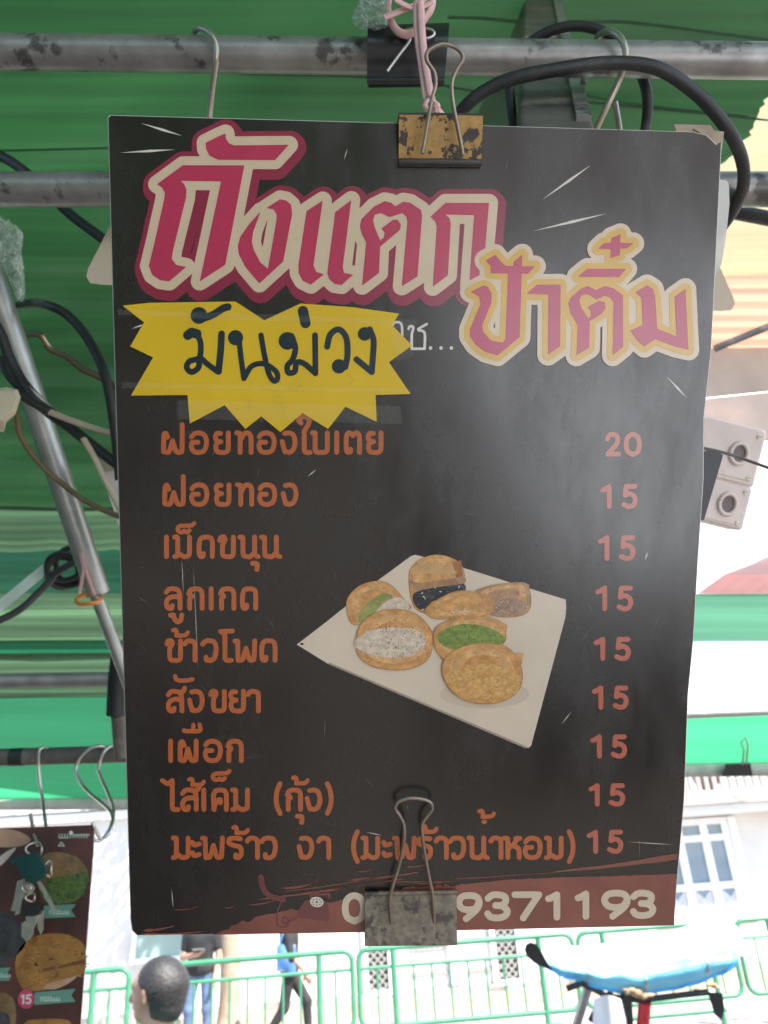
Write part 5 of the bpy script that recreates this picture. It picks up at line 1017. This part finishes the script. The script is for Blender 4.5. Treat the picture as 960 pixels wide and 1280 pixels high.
# --- pasted yellow sticker
D0, DS = (140, 360), 2.5263
star = Z([(35, 57), (120, 48), (390, 44), (480, 103), (595, 50), (760, 62), (905, 82), (882, 118), (945, 182), (872, 235), (940, 335), (830, 338), (833, 422), (735, 375), (680, 445), (600, 395), (530, 455), (470, 405), (420, 445), (355, 370), (245, 428), (238, 338), (60, 340), (130, 220), (58, 185), (102, 110)], D0, DS)
M_stick = mat('yellow_card', (.66, .42, .008), .45, var=.06, scale=20, spec=.4, coat=.5, crough=.2)
sp_ = MB(); sp_.prism([rel(x, y) for x, y in star][::-1], .0009, .0014, M_stick, M_stick); stk = sp_.build('yellow_sticker', board)
def dz(l, r=None, k=6): return (smooth(Z(l, D0, DS), k), r)
hw = [dz([(275, 88)], 10.5), dz([(285, 98), (320, 85), (350, 66), (366, 61)], 4.6), dz([(240, 150), (252, 142), (268, 146)], 6), dz([(268, 146), (280, 175), (276, 220), (245, 232), (236, 252), (252, 266), (274, 250), (276, 220), (300, 240), (332, 264)], 3.6), dz([(346, 146), (343, 200), (336, 264)], 4.2),
      dz([(390, 158)], 9.5), dz([(400, 150), (406, 215), (416, 286), (416, 286), (440, 248), (478, 240), (515, 262), (522, 285), (510, 294), (494, 270), (480, 210), (470, 150)], 3.4), dz([(553, 168)], 11), dz([(566, 152), (578, 190), (570, 225), (553, 246), (556, 268), (576, 264), (582, 236), (606, 240), (641, 270), (641, 270), (640, 150)], 3.6),
      dz([(602, 74), (610, 112)], 6.4), dz([(678, 186), (688, 148), (715, 132), (738, 158), (742, 210), (735, 250)], 3.8), dz([(715, 248)], 9), dz([(796, 146)], 8.5), dz([(812, 132), (824, 165), (822, 215), (818, 266), (818, 266), (770, 226)], 3.8)]
M_pen = mat('dark_marker_ink', (.008, .022, .028), .35, var=.3, scale=60)
sheet('handwriting', [(strokes_loops(hw, 4, .5), M_pen, .00155)], B, stk)
M_tape = clear('clear_tape', .955, (.8, .8, .75), .1)
def tape(poly): sheet('tape', [([poly], M_tape, .0017)], B, stk)
tape([(148, 387), (520, 400), (519, 407), (330, 402), (148, 394)]); tape([(152, 478), (512, 486), (512, 492), (300, 487), (152, 485)]); tape([(222, 500), (500, 508), (502, 530), (222, 524)]); tape([(488, 408), (512, 404), (515, 446), (492, 452)])
M_pencil = mat('pencil_line', (.50, .36, .02), .6)
sheet('pencil_marks', [(strokes_loops([dz([(490, 300), (510, 285), (530, 300), (520, 325), (495, 322)]), dz([(560, 300), (580, 290), (590, 310), (570, 325), (556, 312)]), dz([(430, 350), (432, 395)]), dz([(545, 345), (515, 345), (513, 365), (535, 365), (540, 390), (515, 400)]), dz([(740, 270), (760, 290), (742, 305)])], .5, .25), M_pencil, .00148)], B, stk)
# scratches on the board
for q in ([taper(383, 596, 394, 587, .7), taper(285, 270, 300, 262, .4), taper(455, 1040, 475, 1044, .5), taper(212, 1110, 214, 1135, .5), taper(700, 905, 712, 890, .5), taper(780, 1052, 842, 1056, .45), taper(240, 700, 246, 840, .3), taper(430, 200, 434, 186, .5), taper(228, 745, 226, 700, .35), taper(805, 700, 808, 690, .9)]): Sh('scratch', [([q], K_line, 1)])

rgd = random.Random(23); K_dust = ink('dust_fleck', (.16, .15, .14)); fl_ = []
for _ in range(150): fl_.append(ell(rgd.uniform(150, 850), rgd.uniform(170, 1080), rgd.uniform(.3, .75), rgd.uniform(.3, .6), rgd.uniform(0, 90), 6))
for _ in range(26):
    x, y, a = rgd.uniform(170, 830), rgd.uniform(180, 1080), rgd.uniform(0, 6.28); L = rgd.uniform(8, 34); fl_.append(taper(x, y, x + L * math.cos(a), y + L * math.sin(a), .28))
o = Sh('dust', [(fl_, K_dust, .5)]); o['kind'] = 'stuff'

# ------------------------------------------------------------------ binder clips
M_peel = mat('peeling_yellow_paint', (.42, .24, .07), .55, var=.18, scale=330, col2=(.05, .035, .03), thr=.545, soft=.02, detail=6)
M_dkclip = mat('dark_clip_steel', (.05, .042, .04), .45, var=.25, scale=80)
M_bclip = mat('black_clip_steel', (.018, .018, .019), .3, var=.3, scale=60, spec=.6)
M_wclip = mat('worn_tan_steel', (.21, .165, .12), .5, metal=.2, var=.35, scale=260, col2=(.07, .055, .045), thr=.52, soft=.1, detail=6)
M_cwire = mat('tarnished_wire', (.28, .22, .165), .4, metal=.7, var=.2, scale=90)
def clip_body(name, quad, flip, m, m_edge, depth, parent, mapf=B, lip=.0016):
    """quad: front face corners TL,TR,BR,BL px; wedge with the spine at the top (flip=False) or bottom"""
    mb = MB(); TL, TR, BR, BL = quad; sp, ed = ((TL, TR), (BL, BR)) if not flip else ((BL, BR), (TL, TR))
    def fz(t): return depth * (1 - t) + .0012 * t
    for side in (1, -1):
        def fn(u, v):
            v2 = v; x = (sp[0][0] * (1 - u) + sp[1][0] * u) * (1 - v2) + (ed[0][0] * (1 - u) + ed[1][0] * u) * v2; y = (sp[0][1] * (1 - u) + sp[1][1] * u) * (1 - v2) + (ed[0][1] * (1 - u) + ed[1][1] * u) * v2
            z = fz(v2) if side > 0 else -.003 - fz(v2); bul = .0007 * math.exp(-((u - .5) / .2) ** 2) * v2
            q = mapf(x, y, 0); return (q[0], q[1], z + side * bul)
        mb.grid(fn, 20, 14, m)
    a, b = mapf(*sp[0], 0), mapf(*sp[1], 0); n = 10
    def spine(u, v): an = math.pi * (v - .5); s = 1 if not flip else -1; return (a[0] * (1 - u) + b[0] * u, a[1] * (1 - u) + b[1] * u + s * .0028 * math.cos(an), -.0015 + (depth + .0015) * math.sin(an))
    mb.grid(spine, 8, n, m_edge)
    for side in (1, -1):
        a, b = mapf(*ed[0], 0), mapf(*ed[1], 0); z = .0020 if side > 0 else -.0050; mb.tube([(a[0], a[1], z), ((a[0] + b[0]) / 2, (a[1] + b[1]) / 2, z + side * .0003), (b[0], b[1], z)], lip, m_edge, 10)
    return mb.build(name, parent)
def handle(name, pts, zf, r, m, parent, mapf=B):
    q = smooth(pts, 8); v = []
    for i, (x, y) in enumerate(q): p = mapf(x, y, 0); v.append((p[0], p[1], zf(i / (len(q) - 1))))
    return MB().tube(v, r, m, 10).build(name, parent)
c1_ = empty('binder_clip', BM @ Matrix.Translation(B(549, 178)), 'binder clip with peeling yellow paint gripping the top of the menu board', 'binder clip')
def rebase(o, e):
    off = e.matrix_world.inverted() @ BM; o.data.transform(off); return o
rebase(clip_body('body', [(497.5, 151), (600.5, 152), (601, 205), (498, 204)], False, M_peel, M_dkclip, .0075, c1_), c1_)
mbx = MB(); 
for (x0, x1, y0, y1, z) in ((498, 600.5, 201, 209, .0021),):
    a, b, c, d = B(x0, y0, z), B(x1, y0 + 1, z), B(x1, y1 + 1, z - .0008), B(x0, y1, z - .0008); mbx.add([a, b, c, d], [(0, 3, 2, 1)], M_dkclip)
rebase(mbx.build('lip', c1_), c1_)
rebase(handle('wire_handle', [(525, 201), (526.5, 194), (532, 162), (537, 135), (541, 120), (539, 106), (530, 92), (532, 81), (549, 73.5), (567, 79), (573.5, 90), (566, 103), (560.5, 118), (562, 140), (568, 170), (573.5, 197), (574, 203)], lambda t: .0105 + .004 * math.sin(math.pi * t) ** 2, .00095, M_cwire, c1_), c1_)
rebase(handle('wire_handle', [(528, 152), (523, 141), (529, 131), (545, 128), (557, 134), (558, 145), (552, 152)], lambda t: -.008 - .02 * math.sin(math.pi * t), .00095, M_cwire, c1_), c1_)
c2_ = empty('binder_clip', BM @ Matrix.Translation(B(509, 1145)), 'worn tan binder clip gripping the bottom edge over the phone number', 'binder clip')
rebase(clip_body('body', [(454, 1114), (568, 1112), (566, 1166), (453, 1167)], True, M_wclip, M_wclip, .0095, c2_, lip=.0011), c2_)
rebase(handle('wire_handle', [(486, 1150), (484.5, 1116), (489, 1095), (495, 1076), (501, 1048), (502, 1026), (497, 1013), (491, 1003), (496, 994), (513, 990), (532, 994), (536.5, 1003), (530, 1013), (524, 1024), (526, 1050), (532, 1085), (537, 1112), (539, 1150)], lambda t: .0055 + .0010 * math.sin(math.pi * t), .00098, M_cwire, c2_), c2_)
rebase(handle('wire_handle', [(490, 1120), (500, 1060), (497, 1010), (513, 995), (531, 1010), (527, 1060), (534, 1120)], lambda t: -.0085 - .001 * math.sin(math.pi * t), .00098, M_cwire, c2_), c2_)
# black clip on the upper pipe
cM = Matrix((RX, UP, -fwd)).transposed().to_4x4(); cM.translation = P(508, 70, .535)
c3_ = empty('binder_clip', cM, 'black binder clip with bright wire clamped on the upper pipe', 'binder clip')
k3 = .535 / FPX
def C3(x, y, z=0): return ((x - 508) * k3, -(y - 70) * k3, z)
cb3 = MB()
def f3(u, v):
    TL, TR, BR, BL = (460, 36), (561, 33), (555, 104), (458.5, 104); x = (TL[0] * (1 - u) + TR[0] * u) * (1 - v) + (BL[0] * (1 - u) + BR[0] * u) * v; y = (TL[1] * (1 - u) + TR[1] * u) * (1 - v) + (BL[1] * (1 - u) + BR[1] * u) * v
    return C3(x, y, .004 + .006 * math.sin(math.pi * min(1, v / .75)) * (1 if v < .7 else .9) - .010 * max(0, v - .68))
cb3.grid(f3, 12, 16, M_bclip); cb3.grid(lambda u, v: tuple(np.array(f3(u, v * .62)) - np.array((0, 0, .036 + .003 * v))), 12, 16, M_bclip); cb3.grid(lambda u, v: (f3(u, 0)[0], f3(u, 0)[1] + .004 * math.sin(math.pi * v), f3(u, 0)[2] - .036 * v), 12, 8, M_bclip)
cb3.build('body', c3_)
lp = MB(); a, b = C3(459, 103, .002), C3(555, 103, .002); lp.tube([a, b], .0022, M_bclip, 10); lp.build('lip', c3_)
hq = smooth([(484, 103), (498, 84), (511, 66), (508, 62), (501, 58.5), (507, 53), (523, 50), (538, 53), (541, 58), (536, 62), (528, 63)], 6)
MB().tube([C3(x, y, .0135) for x, y in hq], .0011, M_hook2, 8).build('wire_handle', c3_)
# pink twine
tw = MB()
def rib(pts, d, r=.0028, fl=.4): tw.tube(pxpath(pts, d, 8), r, M_pink, 8, flat=fl)
rib([(498, -30), (486, 4), (488, 24), (496, 38), (508, 43), (520, 38), (532, 22), (541, 6), (543, -30)], .515, .0028); rib([(480, 22), (500, 14), (520, 6), (535, -8), (540, -30)], .512, .0030); rib([(495, 0), (510, 8), (524, 10), (540, 2)], .508, .0026)
rib([(522, 2), (521, 20), (523, 50), (528, 86), (533, 122), (537, 132)], .506, .0026, .5); rib([(526, 2), (527, 30), (530, 66), (536, 105), (541, 130)], .503, .0024, .5)
rib([(535, 124), (531, 133), (540, 138), (548, 132), (541, 126)], .462, .0016, .7); rib([(544, 132), (549, 138), (554, 144)], .458, .0022, .5); rib([(537, 122, .50), (541, 130, .475), (546, 136, .455)], None, .0022, .5)
tag(tw.build('pink_twine'), 'knotted pink plastic twine tying the yellow clip up to the pipe', 'twine')

# ------------------------------------------------------------------ hanging card and keys
DC = .95
cardM = Matrix((Vector((1, 0, 0)), Vector((0, 0, 1)), Vector((0, -1, 0)))).transposed().to_4x4(); cc = P(118, 1032, DC); yc = cc.y; cardM.translation = cc
card = empty('hanging_card', cardM, 'brown printed menu card hanging on hooks at lower left with pastry photos', 'menu card')
Ci = cardM.inverted()
def CB(px, py, z=0.):
    v = Ci @ PY(px, py, yc); return (v.x, v.y, z)
cp_ = [(-190, 1042), (118, 1031), (117, 1060), (100, 1290), (88, 1420), (-200, 1420)]
K_wood = mat('wood_print', (.085, .026, .019), .4, var=.6, scale=14, coat=.35, crough=.3, detail=8); K_ribn = mat('teal_ribbon_print', (.12, .27, .20), .4, var=.08, scale=30, coat=.3); K_rtxt = mat('ribbon_text_print', (.42, .50, .40), .5); K_pinkc = mat('pink_dot_print', (.52, .06, .13), .4, coat=.3); K_peach = mat('peach_print', (.45, .26, .16), .4, var=.3, scale=20, coat=.3)
J1 = mat('card_bread_print', (.21, .125, .05), .4, var=.3, scale=60, coat=.3, col2=(.14, .075, .03), thr=.5); J2 = mat('card_green_filling_print', (.075, .125, .025), .45, var=.5, scale=150, coat=.3); J3 = mat('card_toast_print', (.33, .15, .035), .4, var=.3, scale=40, coat=.3, col2=(.22, .085, .02), thr=.5); J4 = mat('card_dark_filling_print', (.05, .045, .045), .4, var=.5, scale=80, coat=.3)
mb = MB(); mb.prism([CB(x, y)[:2] for x, y in cp_][::-1], -.0018, 0, K_wood, M_core, M_back); mb.build('panel', card)
def CS(name, layers): return sheet(name, [(l, m, z * .0003) for l, m, z in layers], CB, card)
CZ = lambda l: Z(l, (0, 1020), 4.922)
smc = lambda l: smooth(CZ(l), 6, True)
gfl = smc([(250, 470), (310, 390), (420, 365), (535, 345), (535, 420), (490, 505), (400, 535), (280, 530)]); tst = smc([(110, 900), (140, 810), (225, 755), (330, 735), (430, 750), (510, 810), (515, 940), (380, 1020), (250, 1060), (155, 1050)])
J5 = mat('card_green_shred_print', (.15, .21, .06), .45, var=.2); J6 = mat('card_green_gap_print', (.035, .06, .012), .45, var=.2); J7 = mat('card_bread_streak_print', (.30, .19, .09), .45, var=.2); J8 = mat('card_toast_streak_print', (.46, .24, .075), .45, var=.2); J9 = mat('card_toast_crease_print', (.17, .065, .02), .45, var=.2)
CS('pastry_picture', [([smc([(270, 240), (350, 222), (450, 240), (520, 300), (542, 370), (520, 460), (470, 520), (380, 540), (280, 530), (240, 450), (250, 320)])], J1, 1), ([smc([(250, 470), (310, 390), (420, 365), (535, 345), (535, 420), (490, 505), (400, 535), (280, 530)])], J2, 2), (strands(gfl, 70, 5, .5, 31), J5, 3), (strands(gfl, 50, 4, .5, 32), J6, 3.3), (strands(smc([(285, 260), (350, 235), (450, 255), (520, 320), (420, 350), (300, 370)]), 26, 9, .6, 33, .3), J7, 3)])
CS('pastry_picture', [([smc([(95, 900), (130, 800), (220, 740), (330, 722), (430, 735), (520, 800), (525, 950), (470, 990), (380, 1040), (250, 1075), (150, 1070), (105, 990)])], J3, 1), ([smc([(270, 1060), (300, 1030), (400, 1000), (475, 985), (420, 1030), (340, 1065)])], K_peach, 2), ([CZ([(240, 945), (520, 880), (522, 905), (240, 965)])], J9, 2), (strands(tst, 60, 12, .6, 34, -.15), J8, 2.5), (strands(tst, 46, 10, .5, 35, -.1), J9, 2.8)])
CS('pastry_picture', [([smc([(-150, 640), (-40, 590), (60, 600), (140, 690), (160, 780), (100, 860), (0, 930), (-150, 900)])], J4, 1)])
CS('pastry_picture', [([smc([(-100, 1120), (0, 1085), (70, 1110), (98, 1180), (90, 1290), (20, 1330), (-100, 1330)])], J1, 1), ([smc([(-60, 1215), (20, 1205), (60, 1240), (50, 1330), (-60, 1340)])], J4, 2)])
CS('pastry_picture', [([smc([(150, 1275), (250, 1250), (400, 1252), (440, 1290), (400, 1400), (200, 1400)])], J3, 1)])
CS('pastry_picture', [([smc([(-80, 90), (30, 80), (130, 100), (190, 150), (100, 190), (-80, 180)])], K_peach, 1), ([smc([(-20, 270), (40, 220), (100, 195), (60, 250), (10, 300), (-20, 310)])], mat('cream_swirl_print', (.5, .42, .36), .5), 1.5)])
for poly in ([(270, 552), (470, 542), (440, 580), (468, 620), (270, 630)], [(215, 1085), (468, 1062), (440, 1102), (468, 1142), (215, 1162)], [(-90, 940), (70, 930), (40, 975), (65, 1012), (-90, 1018)]):
    x0 = poly[0][0]; y0 = (poly[0][1] + poly[4][1]) / 2; txt = [dzz for dzz in ([(x0 + 40 + 16 * k, y0 - 8 + 4 * (k % 2)), (x0 + 40 + 16 * k, y0 + 12)] for k in range(8))]
    CS('ribbon', [([CZ(poly)], K_ribn, 3), (strokes_loops([(CZ(t), None) for t in txt] + [(CZ([(x0 + 36, y0 - 8), (x0 + 100, y0 - 11)]), .6), (CZ([(x0 + 60, y0 + 12), (x0 + 158, y0 + 8)]), .6)], .9, .35), K_rtxt, 4)])
q15 = [(smooth(CZ([(138, 1110), (150, 1102), (150, 1102), (147, 1150)]), 4), None), (smooth(CZ([(194, 1100), (172, 1101), (172, 1101), (168, 1122), (168, 1122), (186, 1122), (192, 1136), (182, 1150), (165, 1148)]), 4), None)]
CS('price_dot', [([ell(*CZ([(165, 1125)])[0], 10.6, 12)], K_pinkc, 5), (strokes_loops(q15, 1.2, .35), K_line, 6)])
CS('small_lettering', [(strokes_loops([(CZ([(365 + 17 * k, 112 + 0), (365 + 17 * k, 134)]), None) for k in range(11)] + [(CZ([(365, 134), (420, 134)]), None), (CZ([(450, 118), (550, 116)]), None), (CZ([(360, 184), (378, 162), (396, 184), (360, 184)]), None)], .75, .3), K_rtxt, 1)])
hol = CS('hole_rivets', [([ell(89, 1041, 2.4, 2.6), ell(47, 1056, 2.2, 2.2)], M_white, 1.5)])
# keys
M_key = mat('nickel_key', (.62, .56, .48), .28, metal=.75, var=.15, scale=80); M_kh = mat('dark_teal_key_head', (.008, .05, .045), .3, var=.15, coat=.4); M_kb = mat('black_key_head', (.02, .02, .022), .35)
kM = cardM.copy(); kM.translation = PY(48, 1058, yc - .022); keys = empty('key_ring', kM, 'bunch of keys with a dark teal key head hanging before the card', 'keys'); Ki = kM.inverted()
def KB(px, py, z=0): v = Ki @ PY(px, py, yc - .022); return (v.x, v.y, z)
KZ = lambda x, y: (x / 4.922, 1020 + y / 4.922)
def kpoly(name, pts, z, th, m, parent=keys):
    mb = MB(); mb.prism([KB(*KZ(x, y))[:2] for x, y in pts][::-1], z, z + th, m, m); return mb.build(name, parent)
def kring(name, cx, cy, a, b, z, r=.0011): 
    MB().tube([KB(*KZ(cx + a * math.cos(t), cy + b * math.sin(t)), z + .004 * math.cos(2 * t)) for t in np.linspace(0, 2 * math.pi, 26, endpoint=False)], r, M_key, 8, closed=True).build(name, keys)
kring('ring', 225, 205, 50, 42, .004); kring('ring', 315, 325, 22, 50, .006); kring('ring', 190, 440, 26, 34, .008)
hd_ = smooth([(98, 262), (140, 252), (245, 226), (262, 240), (300, 300), (312, 340), (285, 385), (240, 408), (205, 402), (160, 350), (135, 298), (105, 292)], 4, True)
key = kpoly('key', [(248, 405), (268, 398), (312, 470), (345, 530), (366, 590), (358, 594), (340, 575), (318, 530), (300, 510), (285, 470)], .008, .0022, M_key); hh_ = kpoly('key_head', hd_, .0065, .008, M_kh); 
key2 = kpoly('key', [(165, 612), (240, 606), (232, 650), (212, 690), (208, 730), (190, 760), (172, 740), (178, 690), (168, 650)], .001, .002, M_key); kpoly('key_head', smooth([(150, 560), (190, 535), (240, 545), (256, 580), (246, 606), (190, 616), (140, 606)], 4, True), -.001, .006, M_kb)
kpoly('key', [(118, 400), (160, 385), (165, 425), (140, 455), (128, 530), (100, 585), (78, 580), (98, 510), (108, 450)], .003, .002, M_key); kpoly('key', [(150, 430), (180, 425), (170, 480), (150, 520), (135, 600), (108, 608), (126, 540), (135, 480)], .0055, .002, M_key)
kpoly('key', [(130, 660), (165, 640), (175, 680), (190, 740), (160, 775), (128, 740)], -.003, .002, M_key); kpoly('key', [(225, 610), (265, 580), (262, 640), (262, 700), (245, 730), (230, 690)], -.003, .002, M_key)
kpoly('key', [(180, 420), (225, 415), (240, 440), (222, 480), (205, 475), (195, 450)], .010, .002, M_key); kring('ring', 210, 500, 28, 26, .007)
# black clip on the right awning hem
bc = MB(); bp = [(907, 955), (938, 954), (941, 970), (903, 971)]; a = [P(x, y, 3.30) for x, y in bp]; b = [P(x, y - 1, 3.42) for x, y in bp]
bc.add(a + b, [(3, 2, 1, 0), (4, 5, 6, 7), (0, 1, 5, 4), (1, 2, 6, 5), (2, 3, 7, 6), (3, 0, 4, 7)], M_bclip); bc.tube([P(928, 956, 3.3), P(930, 938, 3.28), P(926, 928, 3.28), P(932, 922, 3.28), P(935, 932, 3.28), P(933, 955, 3.3)], .004, M_hook, 6)
tag(bc.build('hem_clip'), 'black clip on the hem of the striped awning at the right', 'clip')
